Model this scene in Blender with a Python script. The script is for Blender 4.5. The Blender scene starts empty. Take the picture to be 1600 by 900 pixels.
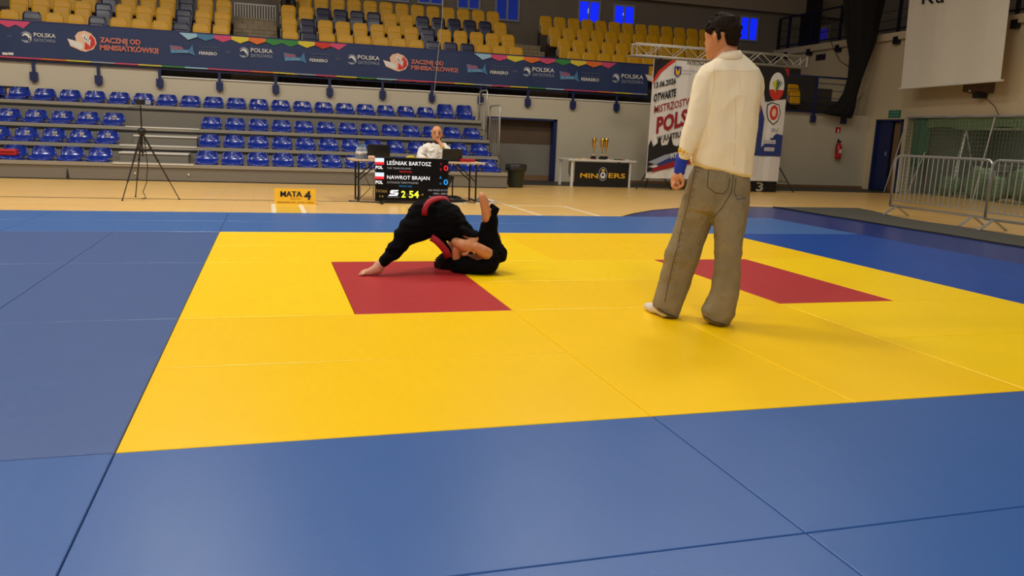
import bpy, bmesh, math, random
from mathutils import Vector, Matrix, noise
random.seed(7)
PI = math.pi
S = bpy.context.scene
COL = S.collection

# ------------------------------------------------------------------ camera
FPX = 1248.884                                     # focal length in pixels of a 1600 px wide frame
YAW, PIT, ROL = 0.29672045, 0.18820986, 0.04033338
CAM = Vector((0.51858, -2.81138, 1.14452))
CF = Vector((math.sin(YAW)*math.cos(PIT), math.cos(YAW)*math.cos(PIT), -math.sin(PIT)))
_x = Vector((math.cos(YAW), -math.sin(YAW), 0)); _u = _x.cross(CF)
CX = _x*math.cos(ROL) + _u*math.sin(ROL)
CU = -_x*math.sin(ROL) + _u*math.cos(ROL)
cam = bpy.data.cameras.new('camera'); cam.sensor_width = 36; cam.lens = 36*FPX/1600
cam.clip_start = .05; cam.clip_end = 200
co = bpy.data.objects.new('camera', cam); COL.objects.link(co)
co.matrix_world = Matrix(((CX.x, CU.x, -CF.x, CAM.x), (CX.y, CU.y, -CF.y, CAM.y), (CX.z, CU.z, -CF.z, CAM.z), (0, 0, 0, 1)))
S.camera = co

# ------------------------------------------------------------------ light
S.view_settings.view_transform = 'Standard'; S.view_settings.look = 'None'
S.view_settings.gamma = 1; S.view_settings.use_curve_mapping = False
S.view_settings.exposure = 0.0
W = bpy.data.worlds.new('World'); S.world = W; W.use_nodes = True
W.node_tree.nodes['Background'].inputs[0].default_value = (.85, .9, 1, 1)
W.node_tree.nodes['Background'].inputs[1].default_value = .22
def area(name, loc, sx, sy, power, col=(1, .95, .86), aim=None):
    l = bpy.data.lights.new(name, 'AREA'); l.shape = 'RECTANGLE'; l.size = sx; l.size_y = sy
    l.energy = power; l.color = col
    o = bpy.data.objects.new(name, l); COL.objects.link(o); o.location = loc
    if aim:
        o.rotation_euler = (Vector(aim)-Vector(loc)).to_track_quat('-Z', 'Y').to_euler()
    return o
for lx, ly, p in ((-6, 3, 260), (0, 4.5, 270), (6, 5.5, 230), (-6, 10, 330), (-1, 10, 240), (5, 9.5, 180), (10.5, 9, 80), (-5, -3.5, 260), (1, -6, 360), (7, -6, 60)):
    area('ceiling_lamp', (lx, ly, 8.6), 1.2, 1.2, p)

area('storage_fill_light', (18.8, 12.5, 2.1), 1.0, 4.0, 20)  # added fill to brighten the niche, no lamp known there
# projection of a picture point to a real plane or distance in the hall (measuring aid for the layout)
def ray(px, py): return CF*FPX + CX*(px-800) + CU*(450-py)
def onY(px, py, Y): d = ray(px, py); return CAM + d*((Y-CAM.y)/d.y)
def onX(px, py, X): d = ray(px, py); return CAM + d*((X-CAM.x)/d.x)
def onZ(px, py, Z=0): d = ray(px, py); return CAM + d*((Z-CAM.z)/d.z)
FH = Vector((CF.x, CF.y, 0)).normalized()
def at(px, py, h): d = ray(px, py); return CAM + d*(h/d.dot(FH))

# ------------------------------------------------------------------ materials
def srgb(r, g, b):
    f = lambda c: (c/255/12.92) if c <= 10 else ((c/255+.055)/1.055)**2.4
    return (f(r), f(g), f(b), 1)
def mat(name, col, rough=.6, metal=0, var=.08, scale=6, bump=0, bscale=60, emit=0, spec=.5, coat=0, alpha=1, trans=0):
    m = bpy.data.materials.new(name); m.use_nodes = True
    nt = m.node_tree; b = nt.nodes['Principled BSDF']
    b.inputs['Roughness'].default_value = rough; b.inputs['Metallic'].default_value = metal
    b.inputs['Specular IOR Level'].default_value = spec
    if coat: b.inputs['Coat Weight'].default_value = coat; b.inputs['Coat Roughness'].default_value = .1
    tc = nt.nodes.new('ShaderNodeTexCoord')
    n = nt.nodes.new('ShaderNodeTexNoise'); n.inputs['Scale'].default_value = scale; n.inputs['Detail'].default_value = 4
    nt.links.new(tc.outputs['Object'], n.inputs['Vector'])
    mx = nt.nodes.new('ShaderNodeMix'); mx.data_type = 'RGBA'
    c = Vector(col[:3])
    mx.inputs[6].default_value = (*(c*(1-var)), 1); mx.inputs[7].default_value = (*[min(1, v) for v in c*(1+var)], 1)
    nt.links.new(n.outputs['Fac'], mx.inputs[0]); nt.links.new(mx.outputs[2], b.inputs['Base Color'])
    if bump:
        n2 = nt.nodes.new('ShaderNodeTexNoise'); n2.inputs['Scale'].default_value = bscale; n2.inputs['Detail'].default_value = 3
        nt.links.new(tc.outputs['Object'], n2.inputs['Vector'])
        bp = nt.nodes.new('ShaderNodeBump'); bp.inputs['Strength'].default_value = bump; bp.inputs['Distance'].default_value = .01
        nt.links.new(n2.outputs['Fac'], bp.inputs['Height']); nt.links.new(bp.outputs['Normal'], b.inputs['Normal'])
    if emit:
        nt.links.new(mx.outputs[2], b.inputs['Emission Color']); b.inputs['Emission Strength'].default_value = emit
    if alpha < 1: b.inputs['Alpha'].default_value = alpha
    if trans: b.inputs['Transmission Weight'].default_value = trans
    return m
def mat_tatami(name, col, rough, ior=1.5, sheen=0):
    m = mat(name, col, rough, var=.03, scale=3)
    nt = m.node_tree; b = nt.nodes['Principled BSDF']; b.inputs['IOR'].default_value = ior; b.inputs['Sheen Weight'].default_value = sheen; b.inputs['Sheen Roughness'].default_value = .4
    tc = nt.nodes['Texture Coordinate']
    w = nt.nodes.new('ShaderNodeTexWave'); w.inputs['Scale'].default_value = 38; w.inputs['Distortion'].default_value = .4
    w.bands_direction = 'X'
    nt.links.new(tc.outputs['Object'], w.inputs['Vector'])
    n = nt.nodes.new('ShaderNodeTexNoise'); n.inputs['Scale'].default_value = 120
    nt.links.new(tc.outputs['Object'], n.inputs['Vector'])
    ad = nt.nodes.new('ShaderNodeMath'); ad.operation = 'ADD'
    nt.links.new(w.outputs['Fac'], ad.inputs[0]); nt.links.new(n.outputs['Fac'], ad.inputs[1])
    bp = nt.nodes.new('ShaderNodeBump'); bp.inputs['Strength'].default_value = .16; bp.inputs['Distance'].default_value = .0015
    nt.links.new(ad.outputs[0], bp.inputs['Height']); nt.links.new(bp.outputs['Normal'], b.inputs['Normal'])
    # scuffs
    mp = nt.nodes.new('ShaderNodeMapping'); mp.inputs['Scale'].default_value = (2, 14, 2)
    nt.links.new(tc.outputs['Object'], mp.inputs['Vector'])
    n3 = nt.nodes.new('ShaderNodeTexNoise'); n3.inputs['Scale'].default_value = 1.6; n3.inputs['Detail'].default_value = 6
    nt.links.new(mp.outputs['Vector'], n3.inputs['Vector'])
    mr = nt.nodes.new('ShaderNodeMapRange'); mr.inputs[1].default_value = .3; mr.inputs[2].default_value = .75
    mr.inputs[3].default_value = rough-.015; mr.inputs[4].default_value = rough+.02
    nt.links.new(n3.outputs['Fac'], mr.inputs[0]); nt.links.new(mr.outputs[0], b.inputs['Roughness'])
    return m
def mat_brick(name, c1, c2, cm, bw, bh, rough=.6, rot=(0, 0, 0), mort=.01):
    m = bpy.data.materials.new(name); m.use_nodes = True; nt = m.node_tree; b = nt.nodes['Principled BSDF']
    b.inputs['Roughness'].default_value = rough
    tc = nt.nodes.new('ShaderNodeTexCoord'); mp = nt.nodes.new('ShaderNodeMapping'); mp.inputs['Rotation'].default_value = rot
    nt.links.new(tc.outputs['Object'], mp.inputs['Vector'])
    br = nt.nodes.new('ShaderNodeTexBrick'); br.inputs['Color1'].default_value = c1; br.inputs['Color2'].default_value = c2
    br.inputs['Mortar'].default_value = cm; br.inputs['Scale'].default_value = 1; br.inputs['Mortar Size'].default_value = mort
    br.inputs['Brick Width'].default_value = bw; br.inputs['Row Height'].default_value = bh
    br.offset = .5
    nt.links.new(mp.outputs['Vector'], br.inputs['Vector']); nt.links.new(br.outputs['Color'], b.inputs['Base Color'])
    return m
M = {}
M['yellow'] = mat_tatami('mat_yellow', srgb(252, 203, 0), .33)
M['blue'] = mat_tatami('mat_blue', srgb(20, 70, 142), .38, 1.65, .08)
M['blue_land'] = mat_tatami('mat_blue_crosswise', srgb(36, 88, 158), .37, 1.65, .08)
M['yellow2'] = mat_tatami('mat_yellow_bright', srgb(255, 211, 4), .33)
M['blue_faded'] = mat_tatami('mat_blue_painted_sheen', srgb(52, 86, 146), .36, 1.7, .12)  # left mats: pale grazing sheen put into the base colour
M['blue_light'] = mat_tatami('mat_blue_painted_glare', srgb(46, 102, 172), .32, 1.7, .08)  # far rows: glare painted in as a lighter blue
M['blue_deep'] = mat_tatami('mat_blue_no_glare', srgb(4, 70, 156), .34)  # right mats: lack of sheen painted in as a stronger blue
for q in ('yellow2',): M[q].node_tree.nodes['Principled BSDF'].inputs['Specular IOR Level'].default_value = .35
M['yellow'].node_tree.nodes['Principled BSDF'].inputs['Specular IOR Level'].default_value = .35
M['red'] = mat_tatami('mat_red', srgb(176, 42, 44), .4)
M['wall'] = mat('wall_paint', srgb(198, 188, 164), .8, var=.04, scale=1.2, bump=.05)
M['wall_up'] = mat('wall_upper_paint', srgb(128, 118, 104), .85, var=.05, scale=1)
M['wall_upper_tan'] = mat('wall_top_paint', srgb(150, 136, 116), .85, var=.05, scale=1)
M['wall_side'] = mat('wall_side_paint', srgb(205, 186, 150), .8, var=.04, scale=1)
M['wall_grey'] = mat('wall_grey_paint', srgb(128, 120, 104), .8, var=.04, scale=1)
M['ceil'] = mat('ceiling_paint', srgb(150, 145, 135), .9)
M['wood'] = mat_brick('parquet', srgb(244, 200, 122), srgb(234, 188, 108), srgb(212, 164, 90), .5, .09, .3, mort=.004)
M['darkfloor'] = mat('dark_linoleum', srgb(58, 54, 48), .55)
M['floorblue'] = mat('blue_floor_paint', srgb(14, 52, 132), .22, var=.05)
M['runner'] = mat('runner_felt', srgb(78, 76, 68), .9, bump=.3)
M['line_w'] = mat('line_white', srgb(245, 232, 200), .35)
M['line_k'] = mat('line_black', srgb(80, 66, 40), .4)
M['line_y'] = mat('line_yellow', srgb(225, 180, 60), .4)
M['standgrey'] = mat('stand_grey', srgb(120, 114, 102), .55, var=.04, scale=2)
M['standtread'] = mat('stand_tread', srgb(150, 142, 126), .5, var=.05)
M['standlight'] = mat('stand_nosing', srgb(215, 210, 200), .4)
M['seatblue'] = mat('seat_blue_plastic', srgb(12, 42, 140), .24, var=.08, scale=9, coat=.3)
M['seatyellow'] = mat('seat_yellow_plastic', srgb(222, 164, 0), .45, var=.06)
M['seatdark'] = mat('seat_navy_plastic', srgb(22, 26, 62), .3, var=.1)
M['bracket'] = mat('bracket_grey', srgb(150, 150, 150), .4)
M['navy'] = mat('navy_metal', srgb(22, 34, 84), .45)
M['darknavy'] = mat('dark_navy_metal', srgb(16, 19, 36), .5)
M['black'] = mat('black_plastic', srgb(20, 19, 19), .45)
M['darkmetal'] = mat('dark_metal', srgb(44, 38, 34), .4, metal=.2)
M['steel'] = mat('galvanised_steel', srgb(182, 182, 178), .35, metal=.7, var=.08, scale=20)
M['alu'] = mat('aluminium', srgb(200, 196, 186), .35, metal=.5)
M['bwhite'] = mat('white_paint', srgb(222, 218, 208), .5)
M['tile'] = mat_brick('beige_stone_tile', srgb(158, 138, 106), srgb(146, 127, 96), srgb(84, 72, 54), .28, .14, .55, rot=(PI/2, 0, 0), mort=.006)
M['concrete'] = mat('gallery_concrete', srgb(70, 62, 52), .8)
M['blind'] = mat('blue_blind_lit', (0.004, .02, .9, 1), .6, emit=.85, var=.15, scale=12)
M['blind_d'] = mat('blue_blind_dim', (0.005, .025, .28, 1), .6, emit=.35, var=.15, scale=12)
M['pane_reflection'] = mat('painted_pane_reflection', (0.02, .015, .25, 1), .6, emit=.3, var=.3, scale=5)  # painted, glowing reflection on the side gallery glass
M['gap'] = mat('daylight_gap', srgb(190, 210, 255), .6, emit=.9)
M['winframe'] = mat('window_frame_white', srgb(150, 150, 158), .5)
M['bannernavy'] = mat('banner_navy', srgb(32, 50, 92), .6, var=.12, scale=.8)
M['pwhite'] = mat('print_white', srgb(225, 222, 216), .6)
M['pgrey'] = mat('print_grey', srgb(150, 158, 172), .6)
M['pgrey2'] = mat('print_dark_grey', srgb(84, 92, 112), .6)
M['pred'] = mat('print_red', srgb(205, 48, 36), .6)
M['ppeach'] = mat('print_peach', srgb(232, 190, 160), .6)
M['ppink'] = mat('print_pink', srgb(205, 70, 110), .6)
M['porange'] = mat('print_orange', srgb(225, 110, 40), .6)
M['pyellow'] = mat('print_yellow', srgb(214, 194, 50), .6)
M['pgreen'] = mat('print_green', srgb(50, 130, 60), .6)
M['pcyan'] = mat('print_cyan', srgb(66, 118, 158), .6)
M['plblue'] = mat('print_light_blue', srgb(150, 190, 210), .6)
M['pblack'] = mat('print_black', srgb(24, 22, 24), .6)
M['pblue'] = mat('print_blue', srgb(40, 56, 120), .6)
M['pdarkred'] = mat('print_dark_red', srgb(150, 26, 34), .6)
M['pcream'] = mat('poster_white', srgb(222, 218, 210), .65, var=.04, scale=2, bump=.2, bscale=4)
M['pgold'] = mat('print_gold', srgb(236, 178, 30), .5)
M['signyellow'] = mat('sign_yellow', srgb(245, 190, 20), .5)
M['screen'] = mat('screen_black', srgb(10, 10, 12), .5, emit=.1, spec=.15)
def glow(n, c, e): M[n] = mat(n, srgb(*c), .5, emit=e, var=0)
glow('sw', (235, 240, 250), .75); glow('sr', (230, 30, 40), .8); glow('sb', (30, 150, 240), .8); glow('sy', (220, 235, 60), .9)
glow('sg', (150, 155, 165), .5); glow('sflag', (190, 215, 250), .8); glow('sdr', (180, 20, 30), .6); glow('sdb', (10, 110, 170), .6); glow('stan', (150, 120, 60), .5)
M['tabletop'] = mat('table_top_wood', srgb(205, 180, 145), .45)
M['bin'] = mat('bin_green_plastic', srgb(40, 52, 42), .5)
M['bag'] = mat('bin_bag_black', srgb(46, 46, 46), .35, bump=.5, bscale=25)
M['gold'] = mat('gold_metal', srgb(236, 190, 90), .22, metal=1)
M['cloth_black'] = mat('black_gi_cloth', srgb(10, 9, 12), .95, var=.25, scale=5, bump=.2, bscale=30, spec=.1)
M['belt'] = mat('red_belt', srgb(170, 22, 44), .7, bump=.2)
M['skin'] = mat('skin', srgb(208, 142, 98), .55, var=.05, scale=5)
M['skin2'] = mat('skin_pale', srgb(214, 156, 126), .55, var=.05, scale=5)
M['hair'] = mat('dark_brown_hair', srgb(32, 21, 15), .8, var=.5, scale=40, bump=.3, bscale=90, spec=.15)
M['shirt'] = mat('cream_overshirt', srgb(244, 230, 200), .85, var=.02, scale=3, bump=.1, bscale=120, spec=.2)
M['shirtw'] = mat('white_shirt', srgb(232, 226, 214), .8, var=.03)
M['shirtdetail'] = mat('cream_seam', srgb(222, 206, 170), .85)
M['yellowprint'] = mat('yellow_embroidery', srgb(232, 186, 60), .8, var=.3, scale=20)
M['jeans'] = mat('washed_grey_brown_denim', srgb(140, 126, 98), .9, var=.3, scale=9, bump=.35, bscale=90, spec=.2)
M['jeansdark'] = mat('denim_seam', srgb(70, 60, 44), .9)
M['cuffblue'] = mat('royal_blue_sleeve', srgb(20, 52, 170), .8, bump=.2)
M['sock'] = mat('pale_sock', srgb(214, 204, 200), .9)
M['canvas'] = mat('grey_white_sheet', srgb(226, 218, 200), .8, var=.03, scale=2)
M['curtain'] = mat('black_net_cloth', srgb(16, 14, 14), .95, var=.3, scale=8, bump=.6, bscale=20)
M['netgreen'] = mat('green_net_cord', srgb(84, 116, 90), .8)
M['tarp'] = mat('green_tarp', srgb(132, 146, 108), .8, bump=.3, bscale=8)
M['brown'] = mat('brown_panel', srgb(128, 96, 64), .7)
M['darkbrown'] = mat('dark_brown_board', srgb(92, 72, 52), .7, var=.2, scale=3)
M['dim'] = mat('dark_grey_panel', srgb(128, 122, 110), .7, var=.1, scale=2)
M['redp'] = mat('red_paint', srgb(190, 24, 26), .35)
M['green'] = mat('exit_green', srgb(20, 110, 60), .5)
M['water'] = mat('clear_water_bottle', srgb(200, 214, 228), .08, trans=.7)
M['rubber'] = mat('white_rubber', srgb(230, 230, 225), .6)
M['eyew'] = mat('eye_white', srgb(235, 230, 225), .3)
M['lips'] = mat('lips', srgb(176, 104, 88), .5)
M['greycloth'] = mat('grey_cloth', srgb(120, 120, 110), .9)

# ------------------------------------------------------------------ mesh helpers
class MB:
    def __init__(s): s.v = []; s.f = []
    def add(s, v, f):
        n = len(s.v); s.v += [Vector(p) for p in v]; s.f += [tuple(i+n for i in q) for q in f]
        return s
    def box(s, a, b):
        x0, y0, z0 = a; x1, y1, z1 = b
        return s.add([(x0,y0,z0),(x1,y0,z0),(x1,y1,z0),(x0,y1,z0),(x0,y0,z1),(x1,y0,z1),(x1,y1,z1),(x0,y1,z1)],
                     [(0,3,2,1),(4,5,6,7),(0,1,5,4),(1,2,6,5),(2,3,7,6),(3,0,4,7)])
    def bar(s, p, q, w, h=None, n=4, up=(0, 0, 1)):
        p, q = Vector(p), Vector(q); h = h or w; t = (q-p).normalized(); up = Vector(up)
        if abs(t.dot(up)) > .95: up = Vector((0, 1, 0))
        a = t.cross(up).normalized(); b = a.cross(t)
        if n == 4:
            c = [(-1,-1),(1,-1),(1,1),(-1,1)]; r = [a*(i*w/2)+b*(j*h/2) for i, j in c]
        else:
            r = [a*(w/2*math.cos(2*PI*k/n))+b*(h/2*math.sin(2*PI*k/n)) for k in range(n)]
        return s.add([p+o for o in r]+[q+o for o in r], [tuple(range(n))[::-1], tuple(range(n, 2*n))]+[(k,(k+1)%n,n+(k+1)%n,n+k) for k in range(n)])
    def tube(s, pts, r, n=8, closed=False):
        pts = [Vector(p) for p in pts]; m = len(pts)
        rr = r if isinstance(r, (list, tuple)) else [r]*m
        vs = []; prev = None
        for i, p in enumerate(pts):
            t = (pts[min(i+1, m-1)]-pts[max(i-1, 0)]).normalized()
            if prev is None: a = t.cross(Vector((0, 0, 1)) if abs(t.z) < .9 else Vector((0, 1, 0))).normalized()
            else: a = (prev-t*prev.dot(t)).normalized()
            prev = a; b = t.cross(a)
            vs += [p+(a*math.cos(2*PI*k/n)+b*math.sin(2*PI*k/n))*rr[i] for k in range(n)]
        f = [(i*n+k, i*n+(k+1)%n, (i+1)*n+(k+1)%n, (i+1)*n+k) for i in range(m-1) for k in range(n)]
        f += [tuple(range(n))[::-1], tuple((m-1)*n+k for k in range(n))]
        return s.add(vs, f)
    def lathe(s, prof, n=20, c=(0, 0, 0)):
        c = Vector(c); vs = [c+Vector((r*math.cos(2*PI*k/n), r*math.sin(2*PI*k/n), z)) for r, z in prof for k in range(n)]
        m = len(prof)
        f = [(i*n+k, i*n+(k+1)%n, (i+1)*n+(k+1)%n, (i+1)*n+k) for i in range(m-1) for k in range(n)]
        f += [tuple(range(n))[::-1], tuple((m-1)*n+k for k in range(n))]
        return s.add(vs, f)
    def prism(s, poly, d):                      # planar polygon given as 3D points, thickened by vector d
        n = len(poly); p = [Vector(q) for q in poly]; d = Vector(d)
        return s.add(p+[q+d for q in p], [tuple(range(n))[::-1], tuple(range(n, 2*n))]+[(k,(k+1)%n,n+(k+1)%n,n+k) for k in range(n)])
    def rings(s, rs, cap=True):
        n = len(rs[0]); m = len(rs)
        f = [(i*n+k, i*n+(k+1)%n, (i+1)*n+(k+1)%n, (i+1)*n+k) for i in range(m-1) for k in range(n)]
        if cap: f += [tuple(range(n))[::-1], tuple((m-1)*n+k for k in range(n))]
        return s.add([p for r in rs for p in r], f)
    def ball(s, c, r, sc=(1, 1, 1), n=12, m=8):
        c = Vector(c); vs = []
        for i in range(1, m):
            th = PI*i/m
            vs += [c+Vector((r*sc[0]*math.sin(th)*math.cos(2*PI*k/n), r*sc[1]*math.sin(th)*math.sin(2*PI*k/n), r*sc[2]*math.cos(th))) for k in range(n)]
        a = len(vs); vs += [c+Vector((0, 0, r*sc[2])), c-Vector((0, 0, r*sc[2]))]
        f = [(i*n+k, (i+1)*n+k, (i+1)*n+(k+1)%n, i*n+(k+1)%n) for i in range(m-2) for k in range(n)]
        f += [(a, k, (k+1)%n) for k in range(n)] + [(a+1, (m-2)*n+(k+1)%n, (m-2)*n+k) for k in range(n)]
        return s.add(vs, f)
    def mesh(s, name, m, smooth=False):
        me = bpy.data.meshes.new(name); me.from_pydata([tuple(v) for v in s.v], [], s.f)
        bm = bmesh.new(); bm.from_mesh(me); bmesh.ops.recalc_face_normals(bm, faces=bm.faces); bm.to_mesh(me); bm.free()
        me.materials.append(m)
        if smooth:
            me.polygons.foreach_set('use_smooth', [True]*len(me.polygons))
        return me
    def build(s, name, m, parent=None, smooth=False):
        return link(name, s.mesh(name, m, smooth), parent)
def link(name, me, parent=None, loc=None):
    o = bpy.data.objects.new(name, me); COL.objects.link(o)
    if parent:
        o.parent = parent
        if loc is None: o.location = -parent.location if parent.parent is None else -parent.parent.location - parent.location
        if parent.rotation_euler.z: o.matrix_parent_inverse = Matrix.Identity(4)
    if loc is not None: o.location = loc
    return o
def tag(o, label, cat, group=None, kind=None):
    if label: o['label'] = label
    if cat: o['category'] = cat
    if group: o['group'] = group
    if kind: o['kind'] = kind
    return o
def thing(name, label, cat, loc=(0, 0, 0), group=None):
    o = bpy.data.objects.new(name, None); COL.objects.link(o); o.location = loc; o.empty_display_size = .1
    return tag(o, label, cat, group)
def struct(o): o['kind'] = 'structure'; return o
def copy_tree(o, loc):
    r = o.copy(); COL.objects.link(r); r.location = loc
    for ch in o.children:
        c = ch.copy(); COL.objects.link(c); c.parent = r
        for g in ch.children:
            d = g.copy(); COL.objects.link(d); d.parent = c
    return r
def bevel(o, w, seg=2):
    m = o.modifiers.new('bevel', 'BEVEL'); m.width = w; m.segments = seg; m.limit_method = 'ANGLE'; return o
ORD = ['first','second','third','fourth','fifth','sixth','seventh','eighth','ninth','tenth','eleventh','twelfth','thirteenth','fourteenth','fifteenth','sixteenth','seventeenth','eighteenth','nineteenth','twentieth','twenty-first','twenty-second','twenty-third','twenty-fourth','twenty-fifth','twenty-sixth','twenty-seventh','twenty-eighth','twenty-ninth','thirtieth']

# lettering: text turned into a thin mesh, fitted into a box on a flat surface
CAPH = .729
def text(body, m, parent, p, xd, ud, w, h, bold=.0, name='lettering'):
    cu = bpy.data.curves.new('t', 'FONT'); cu.body = body; cu.size = 1; cu.offset = bold*.5; cu.extrude = .0; cu.resolution_u = 2
    to = bpy.data.objects.new('t', cu); COL.objects.link(to)
    dg = bpy.context.evaluated_depsgraph_get(); dg.update()
    me = bpy.data.meshes.new_from_object(to.evaluated_get(dg)); bpy.data.objects.remove(to)
    xs = [v.co.x for v in me.vertices]; ys = [v.co.y for v in me.vertices]
    x0, x1, y0, y1 = min(xs), max(xs), 0, CAPH
    p, xd, ud = Vector(p), Vector(xd).normalized(), Vector(ud).normalized()
    off = -parent.location if parent.parent is None else -parent.parent.location-parent.location
    for v in me.vertices:
        v.co = p + xd*((v.co.x-x0)/(x1-x0)*w) + ud*((v.co.y-y0)/(y1-y0)*h)
    me.materials.clear(); me.materials.append(m)
    o = bpy.data.objects.new(name, me); COL.objects.link(o); o.parent = parent; o.location = off
    return o
def textY(body, m, parent, Y, x0, y0, x1, y1, hpx, bold=.0, name='lettering', skew=None):
    """baseline from pixel (x0,y0) to (x1,y1) on the plane y=Y; letter height in pixels"""
    a, b = onY(x0, y0, Y), onY(x1, y1, Y); c = onY(x0+hpx*.04, y0-hpx, Y)
    xd = b-a; ud = Vector((0, 0, 1))
    return text(body, m, parent, a, xd, ud, xd.length, (c-a).z, bold, name)
def polyY(pts, Y, m, parent, name='print', t=.002):
    mb = MB(); mb.prism([onY(x, y, Y) for x, y in pts], (0, t, 0)); return mb.build(name, m, parent)

# ================================================================== STRUCTURE
WY = 17.2                                  # plane of the wall under the gallery
mb = MB().box((-14, -10, -.1), (21, WY, 0))
floor = struct(mb.build('floor', M['wood']))
def fline(x0, y0, x1, y1, w, m):
    mb = MB(); a, b = Vector((x0, y0, .0)), Vector((x1, y1, .0)); d = (b-a).normalized(); s = Vector((-d.y, d.x, 0))*w/2
    mb.prism([a-s, b-s, b+s, a+s], (0, 0, .003)); return mb.build('court_line', m, floor)
fline(-8, 10.2, 3.2, 10.28, .05, M['line_k'])
fline(.56, 8.0, .55, 9.72, .06, M['line_w']); fline(.96, 8.0, .94, 9.6, .06, M['line_w'])
fline(3.67, 11.8, 4.36, 8.0, .05, M['line_w']) if False else fline(4.28, 11.2, 4.36, 8.0, .05, M['line_w'])
fline(5.28, 10.0, 5.28, 8.0, .06, M['line_w']); fline(4.3, 10.02, 5.3, 10.0, .05, M['line_w'])
fline(3.4, 11.9, 9.5, 11.9, .04, M['line_y']); fline(8.4, 10.9, 11.6, 10.24, .05, M['line_w'])
mb = MB().prism([(.57, 8.0, 0), (.94, 8.0, 0), (.94, 9.6, 0), (.57, 9.7, 0)], (0, 0, .002)); mb.build('painted_zone', M['line_y'], floor)
pts = [(5.35, 7.95), (5.46, 8.12), (6.05, 8.82), (6.68, 9.41), (7.38, 9.86), (8.3, 10.2), (9.2, 10.36), (9.68, 10.3), (9.68, -6), (7.9, -6), (7.9, 7.95)]
MB().prism([(x, y, 0) for x, y in pts], (0, 0, .002)).build('painted_zone', M['floorblue'], floor)
mb = MB()
for (a, b), (c, d) in zip(pts[1:8], pts[2:8]): mb.bar((a, b, .004), (c, d, .004), .05, .003)
mb.build('court_line', M['line_k'], floor)
MB().box((5.6, 15.45, 0), (17.4, WY, .004)).build('dark_strip', M['darkfloor'], floor)

# wall under the gallery, with the wide low opening
OX0, OX1, OZ = 5.75, 7.68, 1.6
mb = MB().box((-9, WY, 0), (OX0, WY+.25, 2.12)).box((OX1, WY, 0), (17.4, WY+.25, 2.12)).box((OX0, WY, OZ), (OX1, WY+.25, 2.12)).box((-9, WY+.002, 2.12), (-1.86, WY+.25, 2.335))
struct(mb.build('wall_back', M['wall']))
struct(MB().box((-1.86, WY-.03, 2.12), (14.4, WY+.3, 2.15)).build('trim_1', M['bwhite']))
# opening: blue frame, recess with dark board over grey panel
dr = struct(MB().box((OX1-.09, WY-.02, 0), (OX1, WY+.2, OZ)).box((OX0, WY-.02, OZ-.05), (OX1, WY+.2, OZ)).build('door_1', M['navy']))
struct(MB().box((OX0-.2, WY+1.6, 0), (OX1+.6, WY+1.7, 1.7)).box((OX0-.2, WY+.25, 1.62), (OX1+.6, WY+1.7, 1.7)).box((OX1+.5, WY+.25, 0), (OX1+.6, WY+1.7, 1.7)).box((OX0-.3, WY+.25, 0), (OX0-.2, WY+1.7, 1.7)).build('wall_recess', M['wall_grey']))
bd = thing('storage_board', 'dark brown board over a grey panel standing in the low opening', 'board', (6.7, WY+.5, 0))
MB().box((5.7, WY+.27, .95), (8.1, WY+.31, 1.6)).build('upper_board', M['darkbrown'], bd)
MB().box((5.7, WY+.28, 0.12), (8.1, WY+.32, .95)).build('lower_panel', M['dim'], bd)
MB().box((5.7, WY+.26, 0.0), (8.1, WY+.34, .14)).build('plinth', M['brown'], bd)
struct(MB().box((OX0, WY, -.1), (OX1+.6, WY+1.7, 0.003)).build('floor_recess', M['darkfloor']))
# little opening at the far left, above the top seats
w0 = struct(MB().box((-5.3, WY-.03, 1.72), (-4.45, WY+.0, 1.76)).box((-4.5, WY-.03, 1.6), (-4.45, WY, 1.76)).build('window_9', M['pblack']))
MB().box((-4.86, WY-.015, 1.45), (-4.5, WY, 1.72)).build('pane', M['ppeach'], w0)
MB().box((-5.3, WY-.015, 1.45), (-4.86, WY, 1.72)).build('pane', M['darkbrown'], w0)

# gallery floor and tiers behind the banner
T0, TD, TH = 18.4, .85, .415
gz = lambda k: 2.55+TH*k                   # tread height of row k (front visible row k = 0)
mb = MB().box((-9, WY+.25, 2.0), (17.4, 18.2, 2.12))
for k in range(4):
    for a, b in ((-9, -.34), (.75, 7.12), (8.2, 17.4)):
        mb.box((a, T0-.25+TD*k, 2.12), (b, T0-.25+TD*(k+1) if k < 3 else 22.2, gz(k)))
struct(mb.build('floor_gallery', M['concrete']))
for a, b in ((-.34, .75), (7.12, 8.2)):
    mb = MB()
    for k in range(7):
        mb.box((a, T0-.5+TD/2*k, 2.12), (b, T0-.5+TD/2*(k+1) if k < 6 else (22.15 if b > 5 else 21.2), 2.32+TH/2*(k+1)))
    st = thing('gallery_stair', 'beige tiled stair between the %s seat blocks of the upper gallery' % ('left and middle' if a < 0 else 'middle and right'), 'stair', ((a+b)/2, T0-.5, 2.12))
    mb.build('steps', M['tile'], st)
tag(MB().box((-.34, 20.72, 3.78), (.74, 21.18, 3.97)).build('stair_landing', M['tile']), 'tiled landing block at the top of the left gallery stair', 'landing')
mbb = MB()
mbb.box((-.34, 20.9, 4.33), (.74, 20.93, 4.36))
for i in range(16): mbb.box((-.34+.07*i, 20.9, 3.97), (-.32+.07*i, 20.93, 4.35))
tag(mbb.build('stair_rail', M['pwhite']), 'pale barred rail at the top of the left tiled stair', 'rail')
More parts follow.
